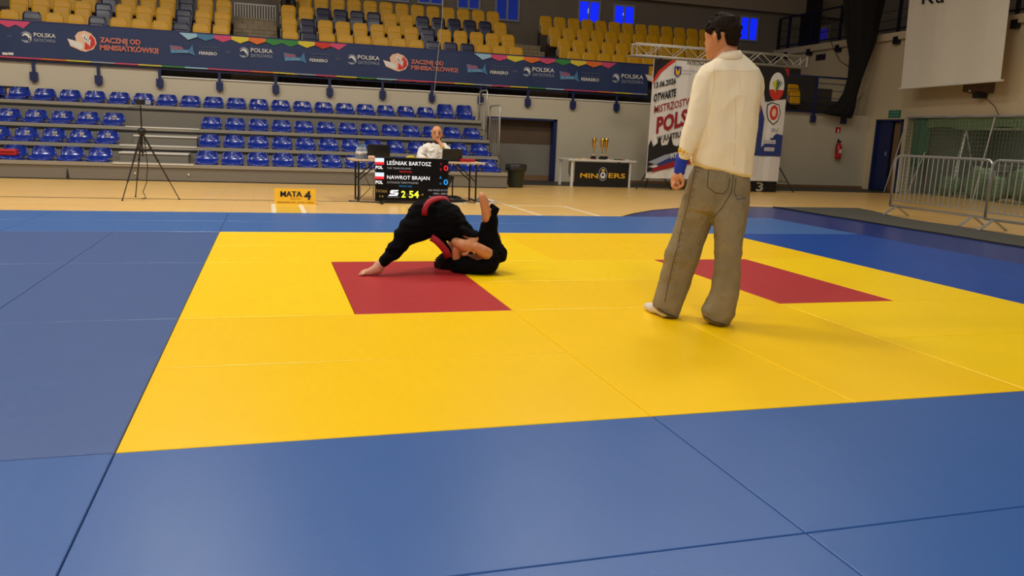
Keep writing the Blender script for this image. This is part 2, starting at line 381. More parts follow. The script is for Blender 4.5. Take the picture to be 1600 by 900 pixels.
# upper back wall with trim and windows
UY = 22.2
struct(MB().box((-9, UY, 2.0), (20.5, UY+.3, 5.62)).build('wall_upper', M['wall_up']))
struct(MB().box((-9, UY-.25, 5.62), (20.5, UY+.3, 9)).build('wall_top', M['wall_upper_tan']))
def window(n, px0, px1, py_top, py_bot, m, gap=True):
    a, b = onY(px0, py_bot, UY), onY(px1, py_bot, UY); z0 = a.z; z1 = min(onY(px0, py_top, UY).z, 5.6); x0, x1 = a.x, b.x
    f = .06; mb = MB().box((x0-f, UY-.06, z0-f), (x1+f, UY, z0)).box((x0-f, UY-.06, z1), (x1+f, UY, z1+f)).box((x0-f, UY-.06, z0), (x0, UY, z1)).box((x1, UY-.06, z0), (x1+f, UY, z1))
    xm = (x0+x1)/2; mb.box((xm-.03, UY-.05, z0), (xm+.03, UY, z1))
    w = struct(mb.build('window_%d' % n, M['winframe']))
    for p, q in ((x0, xm-.03), (xm+.03, x1)):
        nsl = 5
        for i in range(nsl):
            s0 = p+(q-p)*i/nsl
            MB().box((s0+.004, UY-.03-.004*(i % 2), z0), (s0+(q-p)/nsl-.002, UY-.012, z1)).build('blind_slat', m, w)
    if gap: MB().box((xm-.045, UY-.055, z0+.25), (xm-.03, UY-.05, z1-.2)).build('daylight_gap', M['gap'], w)
window(1, 904, 934, 2, 33, M['blind']); window(2, 959, 988, 9, 36, M['blind']); window(3, 1155, 1180, 27, 61, M['blind'], False)
window(4, 716, 747, -20, 11, M['blind_d'], False); window(5, 775, 808, -25, 29, M['blind_d'], False); window(6, 655, 689, -25, 3, M['blind_d'], False)
window(7, 608, 636, -25, -1, M['blind_d'], False)

# right side wall, its gallery and the storage niche
SX = 17.4
mb = MB()
def wallseg(pl):
    mb.prism([(SX, y, z) for y, z in pl], (.25, 0, 0))
wallseg([(-10, 2.05), (15.65, 2.05), (15.65, 0), (15.85, 0), (15.85, 2.0), (16.85, 2.0), (16.85, 0), (UY, 0), (UY, 4.2), (-10, 4.2)])
struct(mb.build('wall_right', M['wall_side']))
struct(MB().box((SX-.12, -10, 4.2), (20.5, UY, 4.4)).build('floor_side_gallery', M['wall_side']))
struct(MB().box((20.4, -10, 4.4), (20.6, UY, 9)).build('wall_side_gallery', M['wall_up']))
struct(MB().box((20.2, 5, 0), (20.4, 15.7, 2.3)).box((SX+.25, 15.6, 0), (20.4, 15.7, 2.3)).box((SX+.25, 5, 2.2), (20.4, 15.7, 2.3)).build('wall_storage', M['dim']))
struct(MB().box((SX, -10, -.1), (20.4, 15.7, -.001)).build('floor_storage', M['darkfloor']))
# side gallery windows: purple glass reflections painted on as glowing patches
GX = SX+.95
def gpane(n, px0, px1, py0, py1, m, inner):
    a, b = onX(px0, py1, GX), onX(px1, py1, GX); c = onX((px0+px1)/2, py0, GX)
    w = struct(MB().box((GX, min(a.y, b.y), 4.42), (GX+.04, max(a.y, b.y), c.z)).build('window_%d' % n, M[m]))
    for (q0, q1, r0, r1) in inner:
        a, b = onX(q0, r1, GX), onX(q1, r1, GX); t = onX(q0, r0, GX)
        MB().box((GX-.01, min(a.y, b.y), a.z), (GX, max(a.y, b.y), t.z)).build('pane', M['pane_reflection'], w)
gpane(10, 1206, 1231, 42, 76, 'dim', [(1213, 1226, 46, 60)]); gpane(11, 1236, 1249, 36, 72, 'dim', [(1237, 1245, 42, 56)]); gpane(12, 1280, 1294, 40, 66, 'dim', [(1281, 1292, 46, 62)])
a, b = onX(1250, 40, GX-.1), onX(1279, 40, GX-.1)
struct(MB().box((GX-.1, b.y, 4.4), (GX-.02, a.y, 6.2)).build('wall_panel', M['pblack']))
# door in the side wall
d2 = struct(MB().box((SX-.03, 15.82, 0), (SX+.1, 15.88, 2.02)).box((SX-.03, 16.82, 0), (SX+.1, 16.88, 2.02)).box((SX-.03, 15.82, 1.97), (SX+.1, 16.88, 2.02)).build('door_2', M['navy']))
MB().box((SX+.04, 16.3, 0.02), (SX+.09, 16.82, 1.97)).build('leaf', M['navy'], d2)
MB().box((SX+.14, 15.9, 0.02), (SX+.18, 16.3, 1.95)).build('inner_leaf', M['brown'], d2)
h = MB().box((SX+.0, 16.38, 1.0), (SX+.04, 16.41, 1.12)).build('handle', M['steel'], d2)
struct(MB().box((-14, -10, 9), (21, UY+.3, 9.2)).build('ceiling', M['ceil']))
struct(MB().box((8.6, WY-.02, 0), (17.4, WY, .08)).build('baseboard_back', M['brown']))

# ================================================================== MATS
def mat_mesh(w, d, m):
    b = .0035; z = .04; g = .002
    x0, x1, y0, y1 = -w/2+g, w/2-g, -d/2+g, d/2-g
    r = lambda k, zz: [(x0+k, y0+k, zz), (x1-k, y0+k, zz), (x1-k, y1-k, zz), (x0+k, y1-k, zz)]
    mb = MB().rings([r(0, 0), r(0, z-b), r(b*.4, z-b*.3), r(b, z)])
    return mb.mesh('judo_mat', m)
MM = {}
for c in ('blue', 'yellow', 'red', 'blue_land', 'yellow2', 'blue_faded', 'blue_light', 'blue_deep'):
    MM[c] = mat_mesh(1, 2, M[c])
mats = []
def add_mat(c, x, y, land): mats.append((c, x, y, land))
for y in (-3, -2, -1):
    for x in range(-4, 8, 2): add_mat('blue', x, y, 1)
for y in (6, 7):
    for x in range(-4, 8, 2): add_mat('blue', x, y, 1)
for y in (0, 2, 4):
    for x in (-4, -3, -2, -1, 6, 7): add_mat('blue', x, y, 0)
for y in (0, 1, 4, 5):
    add_mat('yellow', 0, y, 1); add_mat('yellow', 4, y, 1)
for y in (0, 4):
    add_mat('yellow', 2, y, 0); add_mat('yellow', 3, y, 0)
add_mat('yellow', 0, 2, 0); add_mat('red', 1, 2, 0); add_mat('yellow', 2, 2, 1); add_mat('yellow', 2, 3, 1); add_mat('red', 4, 2, 0); add_mat('yellow', 5, 2, 0)
rowname = {-2: 'nearest row', -1: 'row touching the near yellow edge', 0: 'first yellow row', 1: 'second yellow row', 2: 'row of the red mats', 3: 'fourth yellow row', 4: 'row behind the red mats', 5: 'last yellow row', 6: 'row just beyond the yellow', 7: 'farthest row'}
seen = {}
for c, x, y, land in sorted(mats, key=lambda t: (t[2], t[1])):
    if y == -3: continue
    w, d = (2, 1) if land else (1, 2)
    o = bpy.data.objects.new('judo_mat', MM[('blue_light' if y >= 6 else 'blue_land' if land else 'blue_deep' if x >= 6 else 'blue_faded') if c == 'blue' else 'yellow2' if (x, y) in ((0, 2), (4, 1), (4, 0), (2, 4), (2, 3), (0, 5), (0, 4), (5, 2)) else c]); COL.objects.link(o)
    o.location = (x+w/2, y+d/2, 0)
    if land: o.rotation_euler.z = PI/2
    if c == 'red':
        lab = 'red judo mat ' + ('left one, under the two grapplers' if x == 1 else 'right one, beyond the standing man')
    else:
        side = ''
        key = (c, y); seen[key] = seen.get(key, 0)+1
        lab = '%s judo mat, %s %s one from left in the %s' % (c, ORD[seen[key]-1], c, rowname[y])
    tag(o, lab, 'mat', 'judo mats of the competition area')

# grey runner beside the mats
mb = MB(); n = 30
L = []; R_ = []
for i in range(n+1):
    y = 10.35-i*.5
    L.append(Vector((9.68+.02*math.sin(i*1.7), y, .005))); R_.append(Vector(((11.6, 11.5, 11.3, 11.1, 11.0)[i] if i < 5 else 10.95+.04*math.sin(i*1.3), y, .005)))
for i in range(n):
    mb.add([L[i], R_[i], R_[i+1], L[i+1], L[i]+Vector((0,0,.01)), R_[i]+Vector((0,0,.01)), R_[i+1]+Vector((0,0,.01)), L[i+1]+Vector((0,0,.01))], [(0,1,2,3),(4,7,6,5),(0,4,5,1),(2,6,7,3),(1,5,6,2),(3,7,4,0)])
rn = thing('floor_runner', 'dark grey felt runner lying along the right edge of the blue floor', 'carpet', (10.3, 5, 0))
mb.build('felt', M['runner'], rn)
mb = MB()
for i in range(n): mb.bar(L[i]+Vector((0, 0, .005)), L[i+1]+Vector((0, 0, .005)), .05, .018)
mb.build('edge_binding', M['pblack'], rn)

# ================================================================== TELESCOPIC STAND WITH BLUE SEATS
TY = [14.15, 15.0, 15.8, 16.6]; TZ = [.34, .66, 1.02, 1.48]; XR = 5.5; XL = -7
sd = thing('bleacher_stand', 'grey four-tier bleacher along the back wall', 'bleacher', (0, TY[0], 0))
for k in range(4):
    y0, z1 = TY[k], TZ[k]; y1 = TY[k+1] if k < 3 else WY-.04; zb = 0 if k == 0 else TZ[k-1]-.02
    xr = XR
    MB().box((XL, y0+.03, zb), (xr, y0+.07, z1-.05)).box((xr-.04, y0+.05, 0), (xr, y1+.02, z1-.05)).build('riser', M['standgrey'], sd)
    MB().box((XL, y0, z1-.07), (xr, y1+.03, z1)).build('tread', M['standtread'], sd)
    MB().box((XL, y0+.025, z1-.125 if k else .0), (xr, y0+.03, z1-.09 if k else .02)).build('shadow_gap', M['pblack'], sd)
    if k < 3:
        MB().box((-2.36, y0-.012, z1-.02), (-.92, y0+.1, z1+.006)).build('nosing', M['standlight'], sd)
for k, (a, b) in enumerate(((-2.3, -1.05), (-2.15, -.95))):
    o = MB().box((a, TY[k]+.4, TZ[k]), (b, TY[k+1]+.03, TZ[k]+.19)).build('aisle_step', M['standgrey'], sd)
    MB().box((a-.01, TY[k]+.38, TZ[k]+.165), (b+.01, TY[k+1]+.03, TZ[k]+.195)).build('step_edge', M['standlight'], o)
for x in (-3.15,):
    MB().prism([(x-.03, TY[0]+.02, 0), (x+.03, TY[0]+.02, 0), (x+.006, TY[0]+.02, .2), (x-.006, TY[0]+.02, .2)], (0, -.004, 0)).build('joint', M['pblack'], sd)
for x in (-1.98, -1.02): MB().ball((x, TY[0]+.02, .14), .02).build('bolt', M['bwhite'], sd)

# bucket seat
def bucket_mesh(hb=.26):
    mb = MB(); w = .43
    prof = [(.0, .02, .90), (.03, .06, 1.0), (.10, .075, 1.0), (.22, .06, .98), (.33, .055, .96), (.385, .10, .97), (.41, .17, .96), (.42, hb-.05, .90), (.425, hb-.015, .76), (.43, hb, .6)]
    rs = []; N = 12
    for y, z, s in prof:
        rs.append((y, z, s))
    top = [[] for _ in prof]
    vs = []; n = N+1
    for y, z, s in prof:
        for i in range(n):
            u = -1+2*i/N; edge = abs(u)**4
            cup = -.02*(1-u*u) if z < .09 else 0
            back = .035*(1-u*u) if z >= .09 else 0
            vs.append(Vector((u*w/2*s, y+back-.02*edge*(1 if z >= .09 else 0), z+cup+.03*edge*(1 if z < .09 else 0))))
    m = len(prof); off = len(vs)
    vs += [v+Vector((0, .012, -.012)) for v in vs]
    f = []
    for i in range(m-1):
        for k in range(N):
            a, b, c, d = i*n+k, i*n+k+1, (i+1)*n+k+1, (i+1)*n+k
            f += [(a, b, c, d), (a+off, d+off, c+off, b+off)]
    for i in range(m-1):
        f += [(i*n, (i+1)*n, (i+1)*n+off, i*n+off), (i*n+N, i*n+N+off, (i+1)*n+N+off, (i+1)*n+N)]
    f += [tuple([k for k in (0,)])*0] if False else []
    for k in range(N):
        f += [(k, k+off, k+1+off, k+1), ((m-1)*n+k, (m-1)*n+k+1, (m-1)*n+k+1+off, (m-1)*n+k+off)]
    mb.add(vs, f)
    # closed skirt below the pan
    mb.box((-w/2*.94, .01, 0), (w/2*.94, .40, .03))
    return mb
bucket = bucket_mesh(.265).mesh('seat_shell', M['seatblue'], True)
bucket_hi = bucket_mesh(.36).mesh('seat_shell_tall', M['seatblue'], True)
foot_me = MB().box((-.12, .06, -.004), (.12, .34, .004)).mesh('mount', M['darkmetal'])
mb = MB()
for q, (a, b) in enumerate(((-.03, .13), (.0, .135), (-.02, .165), (.022, .165), (.002, .19), (-.035, .19), (.03, .195))): mb.box((a-.012, .412+.006*(q % 2), b-.009), (a+.014, .418+.006*(q % 2), b+.011))
worn_me = mb.mesh('worn_print', M['shirtdetail'])
num_me = MB().box((-.026, .405, .15), (.026, .412, .235)).mesh('number_tag', M['bwhite'])
tname = ['front tier', 'second tier', 'third tier', 'top tier']
def blue_seat(x, k, label):
    o = thing('bucket_seat', label, 'seat', (x, TY[k]+.05, TZ[k]), 'blue bucket seats of the bleacher')
    hi = k == 3 and x > 4.4
    for me, nm in ((bucket_hi if hi else bucket, 'shell'), (foot_me, 'mount')):
        c = bpy.data.objects.new(nm, me); COL.objects.link(c); c.parent = o
    i = round((x+.69)/.487)
    if k == 3 and 2 <= i <= 10:
        c = bpy.data.objects.new('number_tag', num_me); COL.objects.link(c); c.parent = o
    if k in (1, 2) and i <= -4:
        c = bpy.data.objects.new('worn_print', worn_me); COL.objects.link(c); c.parent = o
    return o
def sk(k, i): return -.69+.487*i
worn = []
for k in range(4):
    idx = list(range(-9, 13)) if k == 3 else [i for i in range(-9, 13) if i <= -4 or i >= 0]
    li = [i for i in idx if i < 0]; ri = [i for i in idx if i >= 0]
    for i in idx:
        x = sk(k, i)
        if k == 3: lab = 'blue bucket seat on the top tier, %s from the right end' % ORD[12-i] + (', taller back' if i > 10 else '')
        elif i >= 0: lab = 'blue bucket seat on the %s, %s to the right of the aisle steps' % (tname[k], ORD[i])
        else: lab = 'blue bucket seat on the %s, %s to the left of the aisle steps' % (tname[k], ORD[-4-i])
        o = blue_seat(x, k, lab)
# red bag on the front left seat
x = sk(0, -7)
rb = thing('pouch', 'small red pouch lying on a blue front-tier seat at the far left', 'bag', (x, TY[0]+.2, TZ[0]+.07))
bevel(MB().box((x-.2, TY[0]+.12, TZ[0]+.07), (x+.1, TY[0]+.3, TZ[0]+.19)).build('body', M['redp'], rb), .03, 3)
MB().bar((x-.16, TY[0]+.115, TZ[0]+.14), (x+.06, TY[0]+.115, TZ[0]+.14), .01).build('zip', M['pblack'], rb)
tag(bevel(MB().box((.17+.01, WY-.5, TZ[3]), (.17+.06, WY-.45, TZ[3]+.07)).build('paper_cup', M['bwhite']), .01), 'small white cup between two top-tier seats', 'cup')

# railing panels at the right end of the stand
def rail_panel(x, y0, y1, z0, z1, label):
    r = thing('stand_railing', label, 'railing', (x, (y0+y1)/2, z0), 'white barred railings at the end of the bleacher')
    R = .04
    MB().tube([(x, y0, z0), (x, y0, z1-.08), (x, y0+.03, z1-.02), (x, y0+.1, z1), (x, y1-.1, z1), (x, y1-.03, z1-.02), (x, y1, z1-.08), (x, y1, z0)], .02, 8).build('frame', M['alu'], r, True)
    for zz in (z1-.3, z0+.05): MB().bar((x, y0, zz), (x, y1, zz), .022).build('crossbar', M['alu'], r)
    for yy in (y0, y1): MB().bar((x-.0, yy, 0), (x, yy, z0+.05), .03, n=6).build('post', M['alu'], r)
    n = 6
    for i in range(1, n):
        y = y0+(y1-y0)*i/n
        MB().bar((x, y, z0+.05), (x, y, z1-.3), .014, n=6).build('bar', M['alu'], r)
rail_panel(5.56, 16.35, 17.1, 1.2, 2.2, 'taller white barred railing at the top end of the bleacher, next to the wall')
rail_panel(5.6, 15.3, 16.2, .62, 1.82, 'lower white barred railing at the end of the bleacher beside the low opening')

# ================================================================== UPPER GALLERY SEATS
def tipup(m, name):
    back = MB(); rs = []
    N = 10
    def ring(z, w, d, y):
        return [(w*sx, y+d*sy, z) for sx, sy in ((-1, -.6), (-.8, -1), (.8, -1), (1, -.6), (1, .6), (.8, 1), (-.8, 1), (-1, .6))]
    back.rings([ring(.42, .16, .03, .1), ring(.5, .185, .035, .11), ring(.8, .19, .035, .16), ring(.88, .18, .035, .175), ring(.93, .14, .03, .185)])
    pan = MB().rings([ring(.36, .14, .03, .02), ring(.40, .17, .035, .02), ring(.66, .17, .035, .05), ring(.74, .165, .03, .06), ring(.76, .15, .02, .065)])
    return back.mesh(name+'_back', m, False), pan.mesh(name+'_pan', m, False)
TU = {'y': tipup(M['seatyellow'], 'yellow'), 'd': tipup(M['seatdark'], 'dark')}
arm_me = MB().box((-.225, .03, .42), (-.205, .16, .62)).box((-.222, .0, .55), (-.2, .03, .6)).mesh('arm', M['bracket'])
leg_me = MB().box((-.23, .05, 0), (-.19, .12, .5)).mesh('leg', M['darkmetal'])
cname = {'y': 'yellow', 'd': 'navy'}
nup = 0
def tip(x, k, c, lab):
    z = gz(k); y = T0+TD*k
    o = thing('tip_up_seat', lab, 'seat', (x, y, z), 'folded tip-up seats of the upper gallery')
    for me, nm in ((TU[c][0], 'backrest'), (TU[c][1], 'seat_pan'), (arm_me, 'armrest'), (leg_me, 'leg')):
        q = bpy.data.objects.new(nm, me); COL.objects.link(q); q.parent = o
pat = {'m': ['ydyyyyyydddyyy', 'ydyyyyyydyyyyy', 'yyddddyyddddd'+'y', 'yyyyyyyyyyyyyy'],
       'l': ['yydyyydyydy', 'yydyyydyyyy', 'yydyyydyyyy', 'yyydyyydyyy'],
       'r': ['y'*13]*4}
rn_ = ['lowest row above banner', 'second row up', 'third row up', 'highest row']
for k in range(4):
    for j, c in enumerate(pat['m'][k]):
        tip(1.05+.45*j, k, c, '%s folded seat, middle gallery block, %s from left, %s' % (cname[c], ORD[j], rn_[k]))
    for j, c in enumerate(pat['l'][k]):
        if k == 3: continue
        tip(-.57-.45*j, k, c, '%s folded seat, left gallery block, %s from the tiled stair, %s' % (cname[c], ORD[j], rn_[k]))
    for j, c in enumerate(pat['r'][k]):
        tip(8.55+.45*j, k, c, '%s folded seat, right gallery block, %s from the tiled stair, %s' % (cname[c], ORD[j], rn_[k]))
# seats standing on the gallery floor, glimpsed under the banner and beyond the poster
def tip0(x, c, lab):
    o = thing('tip_up_seat', lab, 'seat', (x, 17.62, 2.0), 'folded tip-up seats low behind the banner')
    for me, nm in ((TU[c][0], 'backrest'), (TU[c][1], 'seat_pan'), (arm_me, 'armrest'), (leg_me, 'leg')):
        q = bpy.data.objects.new(nm, me); COL.objects.link(q); q.parent = o
for j in range(13):
    tip0(1.05+.45*j, 'ydyyyyyydddyy'[j], '%s seat glimpsed under the gallery banner, %s of them from the left' % (cname['ydyyyyyydddyy'[j]], ORD[j]))
tip0(15.1, 'y', 'single yellow gallery seat seen to the right of the event poster')

# ================================================================== GALLERY RAILING AND BANNER
gr = thing('gallery_railing', 'navy railing along the front of the gallery carrying the long banner', 'railing', (4, WY-.05, 2.15))
for x in [-5.56, -4.32, -3.06, -1.82, -.56, .67, 1.9, 3.15, 4.36, 5.6, 6.84, 8.07, 9.3, 10.5, 11.8, 13.0]:
    p = MB().box((x-.03, WY-.06, 1.9), (x+.03, WY-.02, 3.1)).build('post', M['navy'], gr)
    MB().box((x-.075, WY-.09, 1.9), (x+.075, WY-.03, 2.08)).prism([(x-.04, WY-.08, 1.9), (x+.04, WY-.08, 1.9), (x, WY-.08, 1.85)], (0, .04, 0)).build('bracket', M['navy'], p)
MB().bar((-9, WY-.04, 3.12), (13.1, WY-.04, 3.12), .04).build('rail', M['navy'], gr); MB().bar((-9, WY-.04, 2.3), (13.1, WY-.04, 2.3), .03).build('rail', M['navy'], gr)

BY = WY-.11
bn = thing('sponsor_banner', 'long navy sponsor banner with white and red print along the gallery front', 'banner', (2, BY, 2.35))
seg = 60; x0b, x1b = -7, 10.15
mb = MB(); vs = []
for i in range(seg+1):
    x = x0b+(x1b-x0b)*i/seg; y = BY+.012*math.sin(i*1.3)+.02
    vs += [(x, y, 2.36), (x, y, 3.10)]
mb.add(vs, [(2*i, 2*i+2, 2*i+3, 2*i+1) for i in range(seg)])
o = mb.build('cloth', M['bannernavy'], bn); so = o.modifiers.new('s', 'SOLIDIFY'); so.thickness = .004
PB = BY-.006
# coloured bottom stripe
cyc = ['ppink', 'pyellow', 'pgreen', 'plblue', 'ppink', 'ppink', 'porange', 'pyellow', 'pgrey']
for i in range(36):
    a = x0b+(x1b-x0b)*i/36; b = x0b+(x1b-x0b)*(i+1)/36
    MB().box((a, PB, 2.345), (b, PB+.03, 2.372)).build('stripe', M[cyc[i % 9]], bn)
def zig(px0, px1, n, cols):
    x0, x1 = onY(px0, 60, PB).x, onY(px1, 70, PB).x; w = (x1-x0)/n
    for i in range(n):
        a = x0+w*i
        MB().prism([(a, PB, 3.105), (a+w, PB, 3.105), (a+w, PB, 3.03 if i < n-1 else 3.1), (a+w*.5, PB, 2.96), (a, PB, 3.03 if i else 3.1)], (0, .002, 0)).build('zigzag', M[cols[i % len(cols)]], bn)
zig(280, 542, 10, ['plblue', 'pcyan', 'ppink', 'pyellow', 'porange', 'pgreen', 'pgreen', 'pyellow', 'pred', 'ppink'])
zig(742, 965, 9, ['plblue', 'ppink', 'pyellow', 'porange', 'ppink', 'pgreen', 'pyellow', 'porange', 'ppink'])
zig(-70, 50, 5, ['pyellow', 'porange', 'pred', 'ppink', 'ppink'])
def ballogo(px, py):
    c = onY(px, py, PB); r = .115
    def arc(rad, a0, a1, w0, w1, m, dx=0, dz=0):
        n = 10; pts = []
        for i in range(n+1):
            a = math.radians(a0+(a1-a0)*i/n); pts.append((c.x+dx+math.cos(a)*rad, PB, c.z+dz+math.sin(a)*rad))
        for i in range(n, -1, -1):
            a = math.radians(a0+(a1-a0)*i/n); w = w0+(w1-w0)*i/n; w *= math.sin(PI*(i+.5)/(n+1)); pts.append((c.x+dx+math.cos(a)*(rad-w), PB, c.z+dz+math.sin(a)*(rad-w)))
        MB().prism(pts, (0, .002, 0)).build('emblem', M[m], bn)
    arc(r, 150, 10, .03, .03, 'pgrey'); arc(r, -20, -150, .05, .05, 'pgrey'); arc(r*.7, 170, -60, .05, .06, 'pwhite'); arc(r*.85, 15, -75, .04, .04, 'pwhite')
def polska(px, py, s=1):
    textY('POLSKA', M['pwhite'], bn, PB, px, py-1, px+34*s, py+1.4, 6.5, .02); textY('SIATKÓWKA', M['pgrey'], bn, PB, px, py+7, px+34*s, py+9, 5.5)
def kinder(px, py, q=1):
    pts = [(0, -6), (20, -4), (22, 0), (30, 0), (36, -9), (37, 0), (40, 9), (30, 5), (2, 7)]
    polyY([(px+a*q, py+b+a*.06) for a, b in pts], PB+.001, M['pcyan'], bn, 'fin_emblem', .001)
    textY('Kinder', M['pred'], bn, PB-.002, px+3*q, py+.5, px+21*q, py+1.5, 6, .03); textY('JOY of MOVING', M['plblue'], bn, PB-.002, px+3*q, py+6, px+29*q, py+7, 4.5, .0)
def ferrero(px, py):
    textY('Program społeczny', M['pgrey2'], bn, PB, px, py-4, px+33, py-2.2, 3.5); textY('realizowany przez', M['pgrey2'], bn, PB, px, py+.6, px+31, py+2.2, 3.5)
    textY('FERRERO', M['pwhite'], bn, PB, px, py+7, px+28, py+8.6, 5, .03)
def bird(px, py, q=1):
    # plain red and white wing-and-cuff emblem
    P = lambda l: [(px+a*q, py+b*q) for a, b in l]
    polyY(P([(-25, -4), (-11, 0), (-13, -8), (-8, -14), (2, -16), (12, -12), (19, -4), (21, 4), (16, 13), (4, 17), (-4, 15), (-20, 8)]), PB+.001, M['ppeach'], bn, 'wing_emblem', .001)
    polyY(P([(2, 13), (3, 2), (8, -2), (12, -10), (18, -2), (19, 6), (13, 12), (6, 14)]), PB-.001, M['pred'], bn, 'wing_emblem', .001)
    polyY(P([(-24, -3), (-3, 3), (0, 9), (-4, 13), (-19, 6)]), PB-.001, M['pwhite'], bn, 'wing_emblem', .001)
    for g in range(4): polyY(P([(-2+g*3, -9+g*3), (3+g*3, -12+g*3), (3+g*2.4, 2+g*2.5)]), PB-.003, M['pwhite'], bn, 'wing_emblem', .001)
def zacznij(px, py, q=1):
    for m, b, dy in (('ppeach', .06, 0), ('pred', .0, -.003)):
        textY('ZACZNIJ OD', M[m], bn, PB+dy, px, py, px+64*q, py+4*q, 8*q, b); textY('MINISIATKÓWKI!', M[m], bn, PB+dy, px, py+11.5*q, px+92*q, py+17.5*q, 8*q, b)
def cross(px, py): textY('×', M['pgrey2'], bn, PB, px-4, py+3, px+4, py+3.5, 8)
for a in ((41, 58), (381, 82), (550, 93), (823, 112), (962, 122)): ballogo(*a)
for a in ((53, 58), (392, 82), (559, 93), (832, 112), (971, 122.5)): polska(*a)
bird(130, 64); bird(620, 97, .86); bird(1028, 119, .8); zacznij(156, 66); zacznij(642, 99, .8)
for a in ((265, 76, 1), (443, 88, .9), (729, 106, .82), (874, 117, .78)): kinder(*a)
for a in ((311, 78), (484, 89), (766, 108), (908, 119)): ferrero(*a)
for a in ((15, 57), (357, 82), (528, 93), (805, 112)): cross(*a)
# small white cards under the banner at the far left
for j, px in enumerate((8, 17)):
    c = onY(px, 84, PB); tag(MB().box((c.x-.05, PB-.01, c.z-.025), (c.x+.05, PB+.0, c.z+.025)).build('paper_card', M['bwhite']), 'white card taped under the banner at the far left, %s' % ('left one' if j == 0 else 'right one'), 'card')
# thin cable hanging in front of the gallery
tag(MB().tube([onY(694, 0, 16.9)+Vector((0, 0, 2)), onY(691, 30, 16.9), onY(684, 90, 16.9), onY(678, 150, 16.9)], .008, 6).build('hanging_cable', M['alu']), 'thin pale cable hanging in front of the banner above the seated official', 'cable')

# open railing right of the poster, end of gallery
rr = thing('end_railing', 'navy gallery railing to the right of the poster, next to the black net', 'railing', (15.5, WY-.1, 2.1))
for x in (15.4, 16.45):
    p = MB().bar((x, WY-.08, 1.95), (x, WY-.08, 3.12), .06).build('post', M['navy'], rr)
    MB().box((x-.07, WY-.12, 1.86), (x+.07, WY-.03, 2.05)).build('bracket', M['navy'], p)
for z, w in ((3.12, .05), (2.95, .02), (2.75, .015), (2.55, .015), (2.35, .015), (2.14, .04)):
    MB().bar((13.2, WY-.08, z), (16.6, WY-.08, z), w).build('rail', M['navy'], rr)
# side gallery railing
sr = thing('side_railing', 'navy railing along the raised side gallery on the right', 'railing', (SX, 17, 4.4))
for y in (22.0, 21.45, 20.25, 18.85, 17.6, 16.4, 15.2, 13.9, 12.62, 11.3):
    p = MB().bar((SX-.08, y, 4.1), (SX-.08, y, 5.42), .07).build('post', M['darknavy'], sr)
    MB().box((SX-.14, y-.09, 4.08), (SX-.02, y+.09, 4.28)).build('bracket', M['darknavy'], p)
for z, w in ((5.42, .05), (4.5, .04), (5.0, .015), (4.75, .015)):
    MB().bar((SX-.08, 4, z), (SX-.08, 22, z), w).build('rail', M['darknavy'], sr)

# black bundled net at the corner
mb = MB(); rs = []
for px0, py0, px1, py1, d in ((1320, -40, 1390, -45, .28), (1321, 0, 1379, 2, .26), (1322, 30, 1372, 34, .24), (1325, 60, 1366, 66, .2), (1329, 90, 1356, 94, .15), (1326, 120, 1345, 124, .12), (1319, 145, 1337, 152, .12), (1310, 160, 1334, 170, .14), (1296, 170, 1330, 182, .16), (1283, 176, 1328, 185, .15)):
    a, b = onY(px0, py0, 16.9), onY(px1, py1, 16.9); c = (a+b)/2; ax = (b-a)/2; n = 40; r = []
    for k in range(n):
        t = 2*PI*k/n; q = 1+.1*math.sin(t*9)
        p = c+ax*math.cos(t)*q+Vector((0, d, 0))*math.sin(t)*q; p.y = min(p.y, WY-.13); r.append(p)
    rs.append(r)
mb.rings(rs); tag(mb.build('bundled_net', M['curtain'], None, True), 'black divider net bundled up and hanging at the corner of the gallery', 'net')
tag(MB().tube([onY(1288, 20, 17.0), onY(1300, 70, 17.0), onY(1312, 95, 17.0), onY(1332, 108, 17.0)], .012, 6).build('sagging_rope', M['darkmetal']), 'dark rope sagging to the left of the bundled black net', 'rope')
# hanging white sheet on the right
a, b = onX(1408, 138, 16.6), onX(1563, 125, 16.6); c, d = onX(1422, -20, 16.6), onX(1578, -20, 16.6)
c.z = d.z = max(c.z, d.z)+.4
sh = thing('projection_sheet', 'large grey white projection sheet hanging on the right wall', 'screen', tuple((a+b)/2))
mb = MB(); n = 12; vs = []
for i in range(n+1):
    t = i/n; p = a.lerp(b, t); q = c.lerp(d, t); off = Vector((.015*math.sin(i*1.1), 0, 0)); vs += [p+off, q+off]
mb.add(vs, [(2*i, 2*i+2, 2*i+3, 2*i+1) for i in range(n)]); o = mb.build('sheet', M['canvas'], sh); so = o.modifiers.new('s', 'SOLIDIFY'); so.thickness = .006
MB().bar(a+Vector((0, .08, -.01)), b+Vector((0, -.08, -.01)), .05, n=8).build('weight_bar', M['bwhite'], sh)
p = onX(1440, 6, 16.56); q = onX(1474, 4, 16.56)
text('Ku', M['pblack'], sh, p, q-p, (0, 0, 1), (q-p).length, .42, .01)
# small speaker under the sheet
sp = thing('wall_speaker', 'small dark speaker on the wall under the hanging sheet', 'speaker', (17.2, 13.3, 2.6))
MB().prism([(17.38, 13.0, 2.62), (17.38, 13.62, 2.62), (17.05, 13.62, 2.66), (17.05, 13.0, 2.66)], (0, 0, .25)).build('housing', M['darkbrown'], sp)
MB().box((17.1, 13.15, 2.5), (17.35, 13.35, 2.63)).build('bracket', M['pblack'], sp)
MB().ball((17.06, 13.4, 2.68), .03).build('lamp', M['bwhite'], sp)
tag(MB().tube([(17.36, 13.2, 2.52), (17.37, 12.9, 2.3), (17.37, 12.75, 2.08)], .01, 6).build('cable', M['brown']), 'brown cable running down the wall from the speaker', 'cable')
